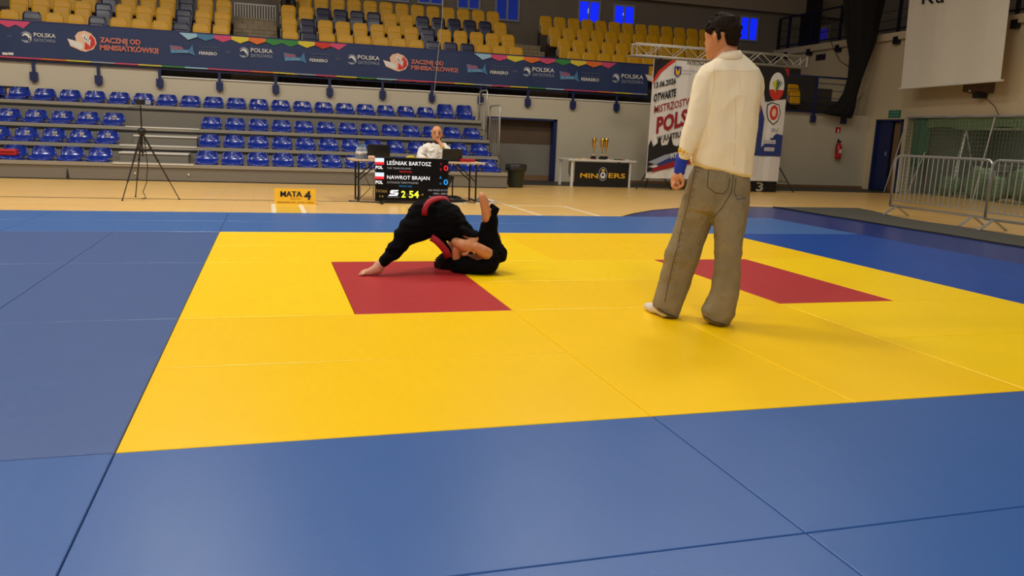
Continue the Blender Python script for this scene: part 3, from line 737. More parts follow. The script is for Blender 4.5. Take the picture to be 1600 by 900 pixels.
# signs on the walls
struct(MB().box((SX+.7, 15.55, 0), (SX+.75, 17.3, 2.3)).box((SX+.25, 17.25, 0), (SX+.75, 17.3, 2.3)).box((SX+.25, 15.7, 2.05), (SX+.75, 17.3, 2.1)).build('wall_behind_door', M['brown']))
es = thing('exit_sign', 'green exit sign above the door on the right wall', 'sign', (SX-.02, 16.2, 2.15))
MB().box((SX-.03, 15.98, 2.07), (SX-.005, 16.42, 2.27)).build('plate', M['green'], es)
for z, s in ((2.185, 'WYJŚCIE'), (2.10, 'EWAKUACYJNE')): text(s, M['plblue'], es, (SX-.034, 16.38, z), (0, -1, 0), (0, 0, 1), .36, .055)
es = thing('notice_plate', 'small dark notice plate under the side gallery', 'sign', (SX-.02, 19.7, 4.0))
MB().box((SX-.03, 19.5, 3.9), (SX-.005, 19.95, 4.08)).build('plate', M['darkmetal'], es)
fs = thing('fire_sign', 'small red fire equipment sign on the corner wall', 'sign', (16.35, WY-.02, 1.67))
MB().box((16.26, WY-.02, 1.6), (16.42, WY-.005, 1.76)).build('plate', M['redp'], fs)
MB().box((16.32, WY-.024, 1.6), (16.37, WY-.021, 1.71)).build('symbol', M['bwhite'], fs)
fe = thing('fire_extinguisher', 'red fire extinguisher hanging on the wall near the corner door', 'extinguisher', (16.35, WY-.12, .85))
MB().lathe([(.0, .85), (.07, .85), (.085, .88), (.085, 1.2), (.06, 1.27), (.025, 1.3), (.025, 1.34)], 16, (16.35, WY-.12, 0)).build('cylinder', M['redp'], fe, True)
MB().box((16.29, WY-.14, 1.33), (16.41, WY-.1, 1.37)).box((16.29, WY-.13, 1.37), (16.34, WY-.11, 1.42)).build('valve', M['pblack'], fe)
MB().tube([(16.3, WY-.13, 1.35), (16.24, WY-.14, 1.28), (16.25, WY-.14, 1.05)], .012, 6).build('hose', M['pblack'], fe, True)
MB().box((16.31, WY-.21, 1.02), (16.39, WY-.2, 1.13)).build('sticker', M['bwhite'], fe)

# ================================================================== POSTER, TRUSS, PODIUM
PY = 14.6
po = thing('event_poster', 'big white event poster with black and red lettering hung from the truss', 'poster', (10.9, PY, .3))
tl, bl, tr, br_ = onY(1020, 88, PY), onY(1011, 279, PY), onY(1232, 106, PY), onY(1192+33, 284, PY)
x0, x1, z0, z1 = 9.05, 12.7, .28, 3.02
mb = MB(); n = 24; vs = []
for i in range(n+1):
    x = x0+(x1-x0)*i/n; y = PY+.012*math.sin(i*1.9)+.015; vs += [(x, y, z0), (x, y, z1)]
mb.add(vs, [(2*i, 2*i+2, 2*i+3, 2*i+1) for i in range(n)]); o = mb.build('sheet', M['pcream'], po); so = o.modifiers.new('s', 'SOLIDIFY'); so.thickness = .004
Q = PY-.005
def pp(l, m, dy=0, nm='print'): MB().prism([(x, Q+dy, z) for x, z in l], (0, .001, 0)).build(nm, M[m], po)
pp([(9.06, z1), (9.62, z1), (9.25, 2.72), (9.06, 2.45)], 'pred', .002); pp([(9.06, z1), (9.5, z1), (9.18, 2.76), (9.06, 2.55)], 'pblack', -.001)
pp([(12.69, z1), (11.75, z1), (12.1, 2.85), (12.3, 2.5), (12.69, 2.05)], 'pblack', 0) if False else pp([(12.69, z1), (11.7, z1), (11.95, 2.75), (12.1, 2.2), (12.69, 2.3)], 'pblack', .001)
pp([(11.6, z1), (11.72, z1), (11.98, 2.72), (11.9, 2.6)], 'pgrey', -.001); pp([(12.55, z1), (12.69, z1), (12.69, 2.8)], 'pdarkred', -.001)
def disc(x, z, rx, rz, m, dy=0, n=24): pp([(x+rx*math.cos(2*PI*k/n), z+rz*math.sin(2*PI*k/n)) for k in range(n)], m, dy, 'emblem')
disc(12.38, 2.58, .21, .33, 'pwhite', -.002); pp([(12.18, 2.5), (12.2, 2.38), (12.28, 2.28), (12.38, 2.25), (12.48, 2.28), (12.56, 2.38), (12.58, 2.5)], 'pred', -.004, 'emblem')
for k in range(5): pp([(12.36, 2.42), (12.24+.06*k, 2.72-.03*abs(k-2)), (12.30+.06*k, 2.76-.03*abs(k-2))], ['pyellow', 'pyellow', 'pgreen', 'pblack', 'pgreen'][k], -.006-.001*k, 'emblem')
hexa = [(12.16, 2.14), (12.3, 2.2), (12.5, 2.15), (12.56, 1.95), (12.5, 1.75), (12.38, 1.65), (12.22, 1.78), (12.16, 1.95)]
pp(hexa, 'pblack', -.002, 'emblem'); pp([(12.37+(x-12.37)*.88, 1.93+(z-1.93)*.9) for x, z in hexa], 'pcream', -.003, 'emblem'); disc(12.37, 1.95, .12, .18, 'pred', -.004); disc(12.37, 1.95, .06, .1, 'ppeach', -.005)
pp([(11.5, .9), (12.69, .9), (12.69, 1.42), (12.5, 1.45), (12.1, 1.1), (12.12, 1.8), (12.0, 2.1), (11.85, 2.0), (11.5, 1.5)], 'pblue', .001)
for i, (x, z, w) in enumerate(((12.33, 1.5, .2), (12.3, 1.35, .12), (12.15, 1.2, .35), (12.2, 1.02, .28))):
    pp([(x, z), (x+w, z), (x+w, z+.09), (x, z+.09)], 'pcream', -.003)
for i, (s, x, z, w, h) in enumerate((('JIU', 12.34, 1.51, .18, .07), ('POLSKI', 12.17, 1.21, .31, .07), ('ŚLĄSKI', 12.22, 1.03, .24, .07))): text(s, M['pblue'], po, (x, Q-.005, z), (1, 0, 0), (0, 0, 1), w, h)
# skyline landscape at the bottom left
pp([(9.06, .55), (9.06, 1.05), (9.12, 1.18), (9.18, 1.02), (9.28, 1.1), (9.34, 1.25), (9.4, 1.05), (9.55, 1.08), (9.62, 1.3), (9.7, 1.08), (9.8, 1.05), (9.95, 1.12), (10.02, 1.32), (10.1, 1.12), (10.6, 1.1), (11.3, 1.15), (11.5, 1.1), (11.3, 1.0), (10.2, .95), (9.5, .7)], 'pblack', .001)
pp([(9.08, .66), (9.5, .84), (10.1, .98), (10.9, 1.06), (11.3, 1.05), (10.6, 1.0), (9.9, .82), (9.3, .6)], 'pgrey', -.001)
pp([(9.3, .62), (10.0, .95), (11.0, 1.05), (11.0, .88), (10.1, .72), (9.4, .52)], 'pblue', -.003)
pp([(9.2, .52), (10.0, .78), (11.2, .9), (11.2, .8), (10.0, .62), (9.2, .42)], 'pdarkred', -.004)
pp([(9.06, .42), (9.4, .5), (9.06, .55)], 'pblack', -.003)
t_ = lambda s, m, ax, ay, bx, by, h, bo=.02: textY(s, M[m], po, Q-.006, ax, ay, bx, by, h, bo)
t_('13.06.2026', 'pblack', 1022, 138, 1056, 130, 9, .06); t_('OTWARTE', 'pblack', 1021, 159, 1056, 150, 12, .08)
t_('MISTRZOSTWA', 'pdarkred', 1022, 177, 1087, 161, 12, .025); t_('POLSKI', 'pdarkred', 1025, 208, 1091, 189, 25, .08)
t_('W JU-JITSU SPORTOWYM', 'pblack', 1026, 222, 1112, 203, 9, .06); t_('PATRONAT', 'pblack', 1074, 101, 1104, 103, 6, .01); t_('KI', 'pwhite', 1048, 248, 1056, 246, 9, .02)
sc = onY(1059, 112, Q)
pp([(sc.x-.09, sc.z+.12), (sc.x+.09, sc.z+.12), (sc.x+.09, sc.z-.05), (sc.x, sc.z-.13), (sc.x-.09, sc.z-.05)], 'pblue', -.002, 'emblem'); pp([(sc.x-.06, sc.z+.1), (sc.x, sc.z), (sc.x+.06, sc.z+.1), (sc.x+.05, sc.z-.04), (sc.x, sc.z-.1), (sc.x-.05, sc.z-.04)], 'pgold', -.003, 'emblem')
t_('województwo', 'pgrey', 1067, 111, 1090, 112, 3, 0); t_('śląskie', 'pgrey', 1067, 116, 1080, 116.5, 3, 0)
# truss
tx0, tx1 = onY(991, 84, PY+.1).x, onY(1259, 104, PY+.1).x
ts = thing('lighting_truss', 'silver aluminium truss carrying the event poster', 'truss', (10.8, PY+.1, 3.1))
zt, zb = 3.34, 3.08
for y, z in ((PY+.03, zb), (PY+.29, zb), (PY+.03, zt), (PY+.29, zt)):
    MB().bar((tx0, y, z), (tx1, y, z), .034, n=8).build('chord', M['alu'], ts, True)
nb = 14
for i in range(nb):
    a = tx0+(tx1-tx0)*i/nb; b = tx0+(tx1-tx0)*(i+1)/nb
    for y in (PY+.03, PY+.29):
        MB().bar((a, y, zb if i % 2 else zt), (b, y, zt if i % 2 else zb), .02, n=6).build('brace', M['alu'], ts)
for x in (tx0+.03, tx0+.22*(tx1-tx0)*.5, (tx0+tx1)/2, tx1-.03):
    for yy in (PY+.03, PY+.29): MB().bar((x, yy, zb), (x, yy, zt), .024, n=6).build('brace', M['alu'], ts)
MB().box((tx0-.1, PY+.0, zb-.03), (tx0+.75, PY+.32, zb-.005)).build('base_plate', M['alu'], ts)
for i, x in enumerate((9.3, 12.75)):
    l = thing('truss_stand', 'black tripod stand holding the %s end of the truss' % ('left' if i == 0 else 'right'), 'stand', (x, PY+.2, 0), 'tripod stands under the truss')
    MB().bar((x, PY+.16, .35), (x, PY+.16, 3.06), .05, n=8).build('pole', M['black'], l)
    for dx, dy in ((-.45, -.1), (.5, -.05), (.05, .45)):
        MB().bar((x+dx*.1, PY+.16+dy*.1, .62), (x+dx, PY+.16+dy, .015), .03, n=6).build('leg', M['black'], l)
        MB().bar((x, PY+.16, .3), (x+dx*.6, PY+.16+dy*.6, .26), .018, n=6).build('strut', M['black'], l)
pd = thing('podium_block', 'low black podium block marked 3 beside the poster', 'podium', (12.2, 14.95, 0))
bevel(MB().box((11.55, 14.4+.45, 0), (12.83, 15.4, .27)).build('block', M['black'], pd), .01)
textY('3', M['pwhite'], pd, 14.845, 1181, 298, 1192, 298.5, 14, .04)
rd = thing('red_bag', 'small red bag behind the podium block', 'bag', (12.75, 15.55, 0)); 
bevel(MB().box((12.6, 15.45, 0), (12.85, 15.65, .42)).build('body', M['redp'], rd), .05, 3)
MB().tube([(12.66, 15.55, .41), (12.68, 15.55, .5), (12.77, 15.55, .5), (12.79, 15.55, .41)], .01, 6).build('strap', M['pblack'], rd)

# ================================================================== TROPHY TABLE
tb = thing('trophy_table', 'white table with black cover reading MINERS and trophies on top', 'table', (8.2, 15.5, 0))
bevel(MB().box((7.3, 15.18, .62), (9.06, 15.95, .66)).build('tabletop', M['bwhite'], tb), .006)
for x, y in ((7.42, 15.25), (8.92, 15.25), (7.36, 15.9), (8.92, 15.9)): MB().box((x-.025, y-.025, 0), (x+.025, y+.025, .62)).build('leg', M['bwhite'], tb)
MB().box((7.47, 15.2, .02), (8.87, 15.215, .6)).build('front_cover', M['black'], tb)
textY('MIN', M['pgold'], tb, 15.19, 906.5, 277.5, 934, 278.5, 7.5, .04); textY('ERS', M['pgold'], tb, 15.19, 950.5, 277.7, 977, 278.7, 7.5, .04)
c = onY(942, 272, 15.19)
def tdisc(rx, rz, m, dy, dz=0): MB().prism([(c.x+rx*math.cos(2*PI*k/20), 15.19+dy, c.z+dz+rz*math.sin(2*PI*k/20)) for k in range(20)], (0, .001, 0)).build('emblem', M[m], tb)
tdisc(.115, .165, 'pgrey', 0, 0); tdisc(.10, .145, 'pblack', -.002); tdisc(.07, .08, 'pwhite', -.004, -.03); tdisc(.045, .03, 'pgold', -.006, .09); tdisc(.03, .03, 'pblack', -.006, -.02)
for k in range(7): MB().box((7.39+.02*k, 15.4, .3-.04*(k % 3)), (7.40+.02*k, 15.41, .6)).build('ribbon', M['darkmetal'], tb)
def trophy(x, y, s, lab):
    t = thing('trophy_cup', lab, 'trophy', (x, y, .66), 'gold trophies on the white table')
    MB().box((x-.05*s, y-.05*s, .66), (x+.05*s, y+.05*s, .66+.07*s)).build('plinth', M['pblack'], t)
    MB().lathe([(.03*s, .73), (.012*s, .76), (.012*s, .86), (.02*s, .9), (.035*s, 1.0), (.045*s, 1.12*s), (.06*s, 1.17*s), (.055*s, 1.17*s)], 14, (x, y, -.66+.66)).build('cup', M['gold'], t, True)
    for d in (-1, 1): MB().tube([(x+d*.045*s, y, 1.12*s), (x+d*.075*s, y, 1.1*s), (x+d*.07*s, y, 1.0), (x+d*.03*s, y, .97)], .006, 6).build('handle', M['gold'], t, True)
trophy(8.07, 15.55, 1.0, 'gold trophy cup, left one of the three'); trophy(8.27, 15.5, .99, 'gold trophy cup, middle one of the three'); trophy(8.41, 15.6, 1.0, 'gold trophy cup, right one of the three')
random.seed(3)
for j in range(9):
    x = (7.6, 7.75, 7.85, 8.02, 8.4, 8.6, 8.7, 8.78, 8.9)[j]
    m = ['pgold', 'bwhite', 'pgold', 'pdarkred', 'ppeach', 'pblack', 'pblack', 'ppink', 'bwhite'][j]
    tag(MB().lathe([(.0, .662), (.05, .662), (.05, .68), (.0, .682)], 12, (x, 15.35+.02*(j % 3), 0)).build('medal_pile', M[m]), 'small %s medal bundle on the trophy table, %s from the left' % ({'pgold': 'gold', 'bwhite': 'white', 'pdarkred': 'red', 'ppeach': 'pinkish', 'pblack': 'dark', 'ppink': 'pink'}[m], ORD[j]), 'medals', 'medal bundles on the trophy table')

# dustbin
bx, by = 5.83, 14.6
bi = thing('dustbin', 'dark green bin with a black bag beside the bleacher', 'bin', (bx, by, 0))
MB().lathe([(.15, 0), (.165, .02), (.2, .46), (.215, .47), (.21, .5)], 20, (bx, by, 0)).build('bucket', M['bin'], bi, True)
mb = MB(); rs = []
for r, z, a in ((.19, .50, 0), (.225, .52, .01), (.235, .50, .012), (.232, .44, .012), (.228, .38, .015)):
    rs.append([(bx+(r+a*math.sin(7*t)+a*.6*math.sin(13*t+1))*math.cos(t), by+(r+a*math.sin(7*t))*math.sin(t), z+(.02*math.sin(5*t+z*9) if z < .45 else 0)) for t in [2*PI*k/40 for k in range(40)]])
mb.rings(rs, False); o = mb.build('bin_bag', M['bag'], bi, True); so = o.modifiers.new('s', 'SOLIDIFY'); so.thickness = .004

# ================================================================== MATA 4 SIGN
s4 = thing('mat_sign', 'yellow floor sign reading MATA 4 on the wooden floor', 'sign', (.86, 9.7, 0))
MB().prism([(.57, 9.62, 0), (1.17, 9.62, 0), (1.17, 9.66, .235), (.57, 9.66, .235)], (0, .015, 0)).build('front_panel', M['signyellow'], s4)
MB().prism([(.57, 9.82, 0), (1.17, 9.82, 0), (1.17, 9.68, .235), (.57, 9.68, .235)], (0, -.01, 0)).build('rear_panel', M['signyellow'], s4)
ud = Vector((0, .04, .235)).normalized()
def s4t(s, m, x, z, w, h, bo): text(s, M[m], s4, (x, 9.617+z*.17, z), (1, 0, 0), ud, w, h, bo)
s4t('MATA', 'pblack', .655, .115, .31, .085, .02); s4t('MATA', 'pblack', .662, .116, .31, .085, .02); s4t('4', 'pblack', 1.0, .08, .1, .125, .09); s4t('MISTRZOSTWA', 'pdarkred', .80, .075, .15, .02, 0); s4t('TARNOWSKIE GÓRY · JU-JITSU · POLSKA', 'pblack', .6, .022, .54, .022, .01)

# ================================================================== SCOREBOARD SCREEN
sb = thing('scoreboard_screen', 'black scoreboard screen showing LEŚNIAK and NAWROT, standing before the desk', 'screen', (2.7, 10, 0))
GY = 9.95
x0, x1, z0, z1 = 2.1, 3.27, .04, .735
bevel(MB().box((x0, GY, z0), (x1, GY+.05, z1)).build('housing', M['black'], sb), .006)
MB().box((x0+.012, GY-.002, z0+.02), (x1-.012, GY+.001, z1-.012)).build('display', M['screen'], sb)
for x in (x0+.1, x1-.12): MB().prism([(x-.02, GY-.1, 0), (x+.02, GY-.1, 0), (x+.02, GY+.12, 0), (x-.02, GY+.12, 0)], (0, 0, .03)).bar((x, GY+.02, .02), (x, GY+.02, .08), .03).build('foot', M['black'], sb)
MB().prism([(x1, GY+.03, .5), (x1+.09, GY+.06, .42), (x1, GY+.04, .25)], (0, .02, 0)).build('cover_flap', M['black'], sb)
# picture coordinates taken from the photo: crop frame (540..840, 180..340) at 5.333x
def sxy(a, b): return 540+a/5.333, 180+b/5.333
def st_(s, m, a0, b0, a1, b1, h, bo=.0):
    p = sxy(a0, b0); q = sxy(a1, b1); textY(s, M[m], sb, GY-.004, p[0], p[1], q[0], q[1], h/5.333, bo)
st_('LEŚNIAK BARTOSZ', 'sw', 345, 412, 712, 424, 34, .0); st_('TOP TEAM POLAND', 'sg', 345, 448, 545, 452, 15)
st_('PENALTIES', 'sdr', 448, 476, 552, 480, 14, .02); st_('NAWROT BRAJAN', 'sw', 345, 531, 700, 541, 32, .0)
st_('OCTAGON TEAM POLAND', 'sg', 345, 567, 605, 573, 17); st_('PENALTIES', 'sdb', 446, 597, 552, 601, 14, .02)
st_('0', 'sr', 818, 462, 854, 464, 46, .02); st_('0', 'sb', 816, 580, 852, 582, 48, .02); st_('A', 'sdr', 787, 414, 802, 414, 20); st_('B', 'sdr', 787, 460, 802, 460, 18)
st_('A', 'sb', 782, 530, 800, 530, 22); st_('B', 'sdb', 784, 579, 800, 579, 18)
for r, m in ((478, 'sdr'), (600, 'sdb')):
    for k in range(4): st_('·', m, 572+k*27, r-2, 577+k*27, r-2, 5)
st_('TATAN', 'stan', 250, 642, 344, 646, 24, .0); st_('14', 'stan', 282, 684, 316, 686, 20); st_('2', 'sy', 464, 684, 500, 685, 56, .05); st_(':', 'sg', 511, 672, 517, 672, 26); st_('54', 'sy', 528, 686, 610, 689, 58, .05); st_('.4', 'stan', 622, 670, 648, 671, 20)
st_('NO WAZA GI U13', 'sg', 690, 632, 850, 634, 16); st_('MEN -38KG', 'sg', 732, 660, 850, 662, 15); st_('QUARTER-FINAL', 'sg', 695, 688, 850, 690, 15)
st_('POL', 'sw', 250, 446, 310, 448, 26, .05); st_('POL', 'sw', 250, 570, 310, 572, 27, .05)
for b in (356, 477):
    polyY([sxy(246, b), sxy(320, b+2), sxy(320, b+34), sxy(246, b+32)], GY-.004, M['sflag'], sb, 'flag', .001)
    polyY([sxy(246, b+32), sxy(320, b+34), sxy(320, b+56), sxy(246, b+54)], GY-.004, M['sr'], sb, 'flag', .001)
polyY([sxy(382, 624), sxy(442, 624), sxy(434, 636), sxy(396, 636), sxy(392, 643), sxy(440, 644), sxy(436, 664), sxy(428, 672), sxy(356, 672), sxy(366, 660), sxy(414, 660), sxy(418, 653), sxy(376, 652), sxy(370, 645), sxy(374, 630)], GY-.004, M['sw'], sb, 'emblem', .001)
st_('SPORT DATA', 'sg', 350, 685, 446, 687, 9)
for r in (382, 522): pass

# ================================================================== OFFICIALS' DESKS
def desk(x0, x1, y0, y1, lab, z=.68):
    t = thing('folding_table', lab, 'table', ((x0+x1)/2, (y0+y1)/2, 0))
    bevel(MB().box((x0, y0, z-.03), (x1, y1, z)).build('tabletop', M['tabletop'], t), .006)
    for x in (x0+.13, x1-.13):
        for y in (y0+.1, y1-.1): MB().bar((x, y, 0), (x, y, z-.03), .03, n=8).build('leg', M['black'], t)
        MB().bar((x, y0+.1, .04), (x, y1-.1, .04), .022).build('foot_bar', M['black'], t)
        s = 1 if x < (x0+x1)/2 else -1
        for yy in (y0+.1, y1-.1): MB().bar((x, yy, .35), (x+s*.33, yy, z-.04), .018).build('brace', M['black'], t)
    return t
desk(1.74, 3.0, 10.15, 10.85, 'wooden folding table behind the scoreboard, left half of the officials\' desk')
desk(3.04, 3.95, 10.2, 10.85, 'wooden folding table on the right of the scoreboard, in front of the official')
def laptop(cx, y, w, lab, z=.68, h=.22):
    t = thing('laptop', lab, 'laptop', (cx, y, z))
    bevel(MB().box((cx-w/2, y, z), (cx+w/2, y+.25, z+.018)).build('base', M['black'], t), .004)
    bevel(MB().prism([(cx-w/2, y-.008, z+.018), (cx+w/2, y-.008, z+.018), (cx+w/2, y-.06, z+h), (cx-w/2, y-.06, z+h)], (0, .01, 0)).build('lid', M['black'], t), .004)
    MB().box((cx-w/2+.02, y+.03, z+.018), (cx+w/2-.02, y+.15, z+.021)).build('keyboard', M['darkmetal'], t)
laptop(2.2, 10.35, .36, 'open black laptop on the left half of the desk', h=.24); laptop(3.42, 10.4, .34, 'open black laptop in front of the seated official', h=.21)
for j, (x, y) in enumerate(((1.93, 10.35), (1.99, 10.42), (1.88, 10.45), (1.96, 10.5), (1.9, 10.3))):
    t = thing('water_bottle', 'clear plastic water bottle on the desk corner, %s of the cluster' % ('front left', 'front middle', 'rear left', 'rear right', 'frontmost')[j], 'bottle', (x, y, .68), 'water bottles on the left desk corner')
    if j == 0: 
        b0 = MB().lathe([(.0, 0), (.033, 0), (.035, .02), (.033, .08), (.035, .14), (.02, .185), (.013, .2), (.0, .2)], 14).mesh('bottle_body', M['water'], True)
        c0 = MB().lathe([(.0, .2), (.016, .2), (.016, .222), (0, .222)], 12).mesh('cap', M['pcyan'], True)
        l0 = MB().lathe([(.036, .07), (.036, .12)], 14).mesh('bottle_label', M['bwhite'], True)
    for me, nm in ((b0, 'bottle_body'), (c0, 'cap'), (l0, 'sticker')):
        q = bpy.data.objects.new(nm, me); COL.objects.link(q); q.parent = t
tag(bevel(MB().box((2.02, 10.22, .68), (2.13, 10.32, .74)).build('tissue_pack', M['ppeach']), .02, 3), 'crumpled pale tissue pack between bottles and left laptop', 'tissues')
bn_ = thing('banana', 'yellow banana lying on the desk behind the scoreboard', 'fruit', (2.75, 10.5, .7))
MB().tube([(2.65, 10.5, .7), (2.7, 10.48, .73), (2.78, 10.48, .735), (2.84, 10.5, .71)], [.008, .02, .02, .007], 8).build('flesh', M['pyellow'], bn_, True)
rc = thing('red_box', 'flat red box on the right end of the desk', 'box', (3.72, 10.4, .68))
bevel(MB().box((3.55, 10.35, .68), (3.8, 10.55, .72)).build('box', M['redp'], rc), .006); bevel(MB().box((3.54, 10.34, .715), (3.81, 10.56, .73)).build('lid', M['redp'], rc), .004)
tag(MB().box((3.72, 10.25, .681), (4.02, 10.34, .684)).build('paper_sheet', M['bwhite']), 'white paper sheets over the right edge of the desk', 'paper')
ch = thing('folding_chair', 'chair with pale seat under the left half of the desk', 'chair', (2.0, 10.75, 0))
MB().box((1.95, 10.95, .42), (2.25, 11.3, .45)).build('seat', M['bwhite'], ch)
for x in (1.97, 2.23):
    for y in (10.97, 11.28): MB().bar((x, y, 0), (x, y, .42), .02, n=6).build('leg', M['steel'], ch)
MB().box((1.95, 11.28, .6), (2.25, 11.3, .8)).build('backrest', M['seatblue'], ch); MB().bar((1.97, 11.29, .42), (1.97, 11.29, .8), .02).bar((2.23, 11.29, .42), (2.23, 11.29, .8), .02).build('frame', M['steel'], ch)
# things under the desk
random.seed(5)
def shoe(x, y, a, m, lab):
    t = thing('sports_shoe', lab, 'shoe', (x, y, 0), 'shoes left by the desk leg')
    ca, sa = math.cos(a), math.sin(a)
    def T(u, v, z): return (x+u*ca-v*sa, y+u*sa+v*ca, z)
    ring = lambda u, w, z0, z1: [T(u, w*math.cos(t), z0+(z1-z0)*(.5+.5*math.sin(t))) for t in [2*PI*k/10 for k in range(10)]]
    MB().rings([ring(-.13, .025, .02, .08), ring(-.11, .04, .02, .10), ring(-.04, .04, .02, .10), ring(.03, .042, .02, .075), ring(.1, .042, .02, .055), ring(.135, .025, .02, .04)]).build('upper', M[m], t, True)
    MB().rings([[T(u*1.03, v, z) for u, v in ((-.13, -.03), (0, -.04), (.1, -.045), (.135, 0), (.1, .045), (0, .04), (-.13, .03))] for z in (0, .022)]).build('sole', M['rubber'], t)
shoe(3.45, 10.15, .3, 'black', 'black sports shoe by the desk leg, nearest the screen'); shoe(3.55, 10.32, -.2, 'black', 'black sports shoe lying behind its pair by the desk'); shoe(3.95, 10.3, .4, 'greycloth', 'grey and white sports shoe on the right of the desk leg'); shoe(4.05, 10.42, -.3, 'bwhite', 'white sports shoe at the far right of the desk')
tag(bevel(MB().box((3.32, 10.35, 0), (3.6, 10.65, .1)).build('duffel', M['black']), .04, 3), 'small black bag on the floor under the desk', 'bag')
tag(bevel(MB().box((2.3, 10.2, 0), (2.55, 10.4, .06)).build('power_strip', M['black']), .01), 'black power box on the floor behind the scoreboard', 'power box')
tag(MB().tube([(1.72, 10.3, .01), (1.9, 10.18, .01), (2.2, 10.12, .01), (2.5, 10.14, .01), (3.1, 10.1, .01)], .012, 6).build('cable', M['black']), 'black cable lying along the floor under the desk', 'cable')
tag(MB().tube([(1.95, 10.9, .66), (2.02, 10.7, .4), (2.1, 10.6, .2), (1.9, 10.5, .01)], .006, 6).build('power_lead', M['black']), 'thin black lead dropping from the left desk to the floor', 'cable')
tag(MB().tube([(3.3, 10.8, .66), (3.45, 10.7, .35), (3.38, 10.6, .05)], .006, 6).build('power_lead', M['black']), 'thin black lead dropping from the right desk to the floor', 'cable')

# ================================================================== CAMERA TRIPOD
tp = thing('tripod', 'tall dark tripod with a small camera on the wooden floor', 'tripod', (-1.27, 10.1, 0))
top = Vector((-1.27, 10.12, .98))
for q in ((-1.53, 9.85, .01), (-1.45, 10.5, .01), (-.8, 10.17, .01)):
    q = Vector(q); m1 = top.lerp(q, .42); m2 = top.lerp(q, .72)
    lg = MB().bar(top+(q-top)*.03, m1, .03, n=6).bar(m1, m2, .022, n=6).bar(m2, q, .015, n=6).build('leg', M['darkmetal'], tp)
    MB().ball(m1, .02).ball(m2, .017).ball(q, .014).build('leg_lock', M['black'], lg)
MB().bar(top-Vector((0, 0, .35)), top+Vector((0, 0, .38)), .02, n=8).build('centre_column', M['darkmetal'], tp)
MB().lathe([(.03, -.04), (.055, -.03), (.055, .04), (.02, .06)], 12, top).build('shoulder', M['black'], tp, True)
for k in range(3):
    a = 2.1*k; MB().bar(top-Vector((0, 0, .3)), top+Vector((.12*math.cos(a), .12*math.sin(a), -.22)), .012).build('spreader', M['black'], tp)
MB().bar(top+Vector((-.02, 0, .37)), top+Vector((-.22, -.05, .33)), .012, n=6).build('pan_handle', M['black'], tp)
vc = thing('video_camera', 'small black camera mounted on the tripod', 'camera', tuple(top+Vector((0, 0, .39))))
bevel(MB().box((-1.33, 10.08, 1.37), (-1.21, 10.16, 1.45)).build('body', M['black'], vc), .01); MB().bar((-1.27, 10.08, 1.41), (-1.27, 10.03, 1.41), .05, n=12).build('lens', M['darkmetal'], vc)
MB().box((-1.2, 10.09, 1.38), (-1.13, 10.1, 1.44)).build('flip_screen', M['pgrey'], vc)
tag(MB().tube([(-1.24, 10.1, .95), (-1.21, 10.1, .5), (-1.23, 10.08, .25), (-1.28, 10.05, .12), (-1.24, 10.03, .03), (-1.3, 10.02, .02), (-1.26, 10.05, .03)], .006, 6).build('strap', M['black']), 'thin black strap hanging down from the tripod', 'strap')

# ================================================================== BARRIERS
def barrier(y1, y0, lab, x=11.12, dx=.0):
    b = thing('crowd_barrier', lab, 'barrier', (x, (y0+y1)/2, 0), 'steel crowd barriers by the runner')
    z0, z1 = .18, 1.07; R = .12; P = []
    X = lambda y: x+dx*(y-y1)
    for (yc, zc, a0) in ((y1-R, z1-R, 0), (y0+R, z1-R, 90)):
        for k in range(7):
            a = math.radians(a0+15*k); P.append((X(yc), yc+R*math.cos(a), zc+R*math.sin(a)))
    P = [(X(y1), y1, z0)]+P+[(X(y0), y0, z0), (X(y1), y1, z0)]
    MB().tube(P, .022, 8).build('frame', M['steel'], b, True)
    MB().bar((X(y1), y1, z0+.1), (X(y0), y0, z0+.1), .02, n=6).build('lower_rail', M['steel'], b)
    n = 19
    for i in range(1, n):
        y = y1+(y0-y1)*i/n; MB().bar((X(y), y, z0+.1), (X(y), y, z1-.01), .017, n=6).build('bar', M['steel'], b)
    for y in (y1-.16, y0+.24):
        MB().bar((X(y), y, z0), (X(y)-.26, y, .02), .05, .016).bar((X(y), y, z0), (X(y)+.28, y, .02), .05, .016).build('foot', M['steel'], b)
    for y in (y0-.02,): MB().tube([(X(y), y, .9), (X(y), y-.04, .9), (X(y), y-.04, .82)], .008, 6).tube([(X(y), y, .35), (X(y), y-.04, .35), (X(y), y-.04, .27)], .008, 6).build('hook', M['steel'], b)
barrier(9.08, 6.98, 'steel crowd barrier standing whole in view right of the mats', 11.22, .03)
barrier(6.84, 4.7, 'steel crowd barrier cut off by the right picture edge', 11.0, .03)

# ================================================================== STORAGE NICHE: net, goals, equipment
mb = MB(); xn = SX-.06
y = 15.6
while y > 8.0:
    mb.bar((xn+.03*math.sin(y*3), y, .02), (xn-.02*math.sin(y*2), y, 2.04), .01); y -= .1
z = .05
while z < 2.05:
    mb.bar((xn, 15.62, z), (xn, 8.0, z+.02*math.sin(z*9)), .01); z += .1
tag(mb.build('protective_net', M['netgreen']), 'green protective net curtain closing the storage niche', 'net', kind='stuff')
tag(MB().tube([(xn-.02, 15.65-.4*i, 2.06+.02*(i % 2)) for i in range(20)], .022, 6).build('net_rope', M['pgrey']), 'pale rope edge along the top of the green net', 'rope')
mb = MB(); vs = []
for i in range(30):
    yy = 15.0-i*.24; vs += [(xn+.12+.04*math.sin(i), yy, 1.78+.05*math.sin(i*.8)), (xn+.1, yy, 2.03)]
mb.add(vs, [(2*i, 2*i+2, 2*i+3, 2*i+1) for i in range(29)]); o = mb.build('gathered_net', M['tarp']); o.modifiers.new('s', 'SOLIDIFY').thickness = .03
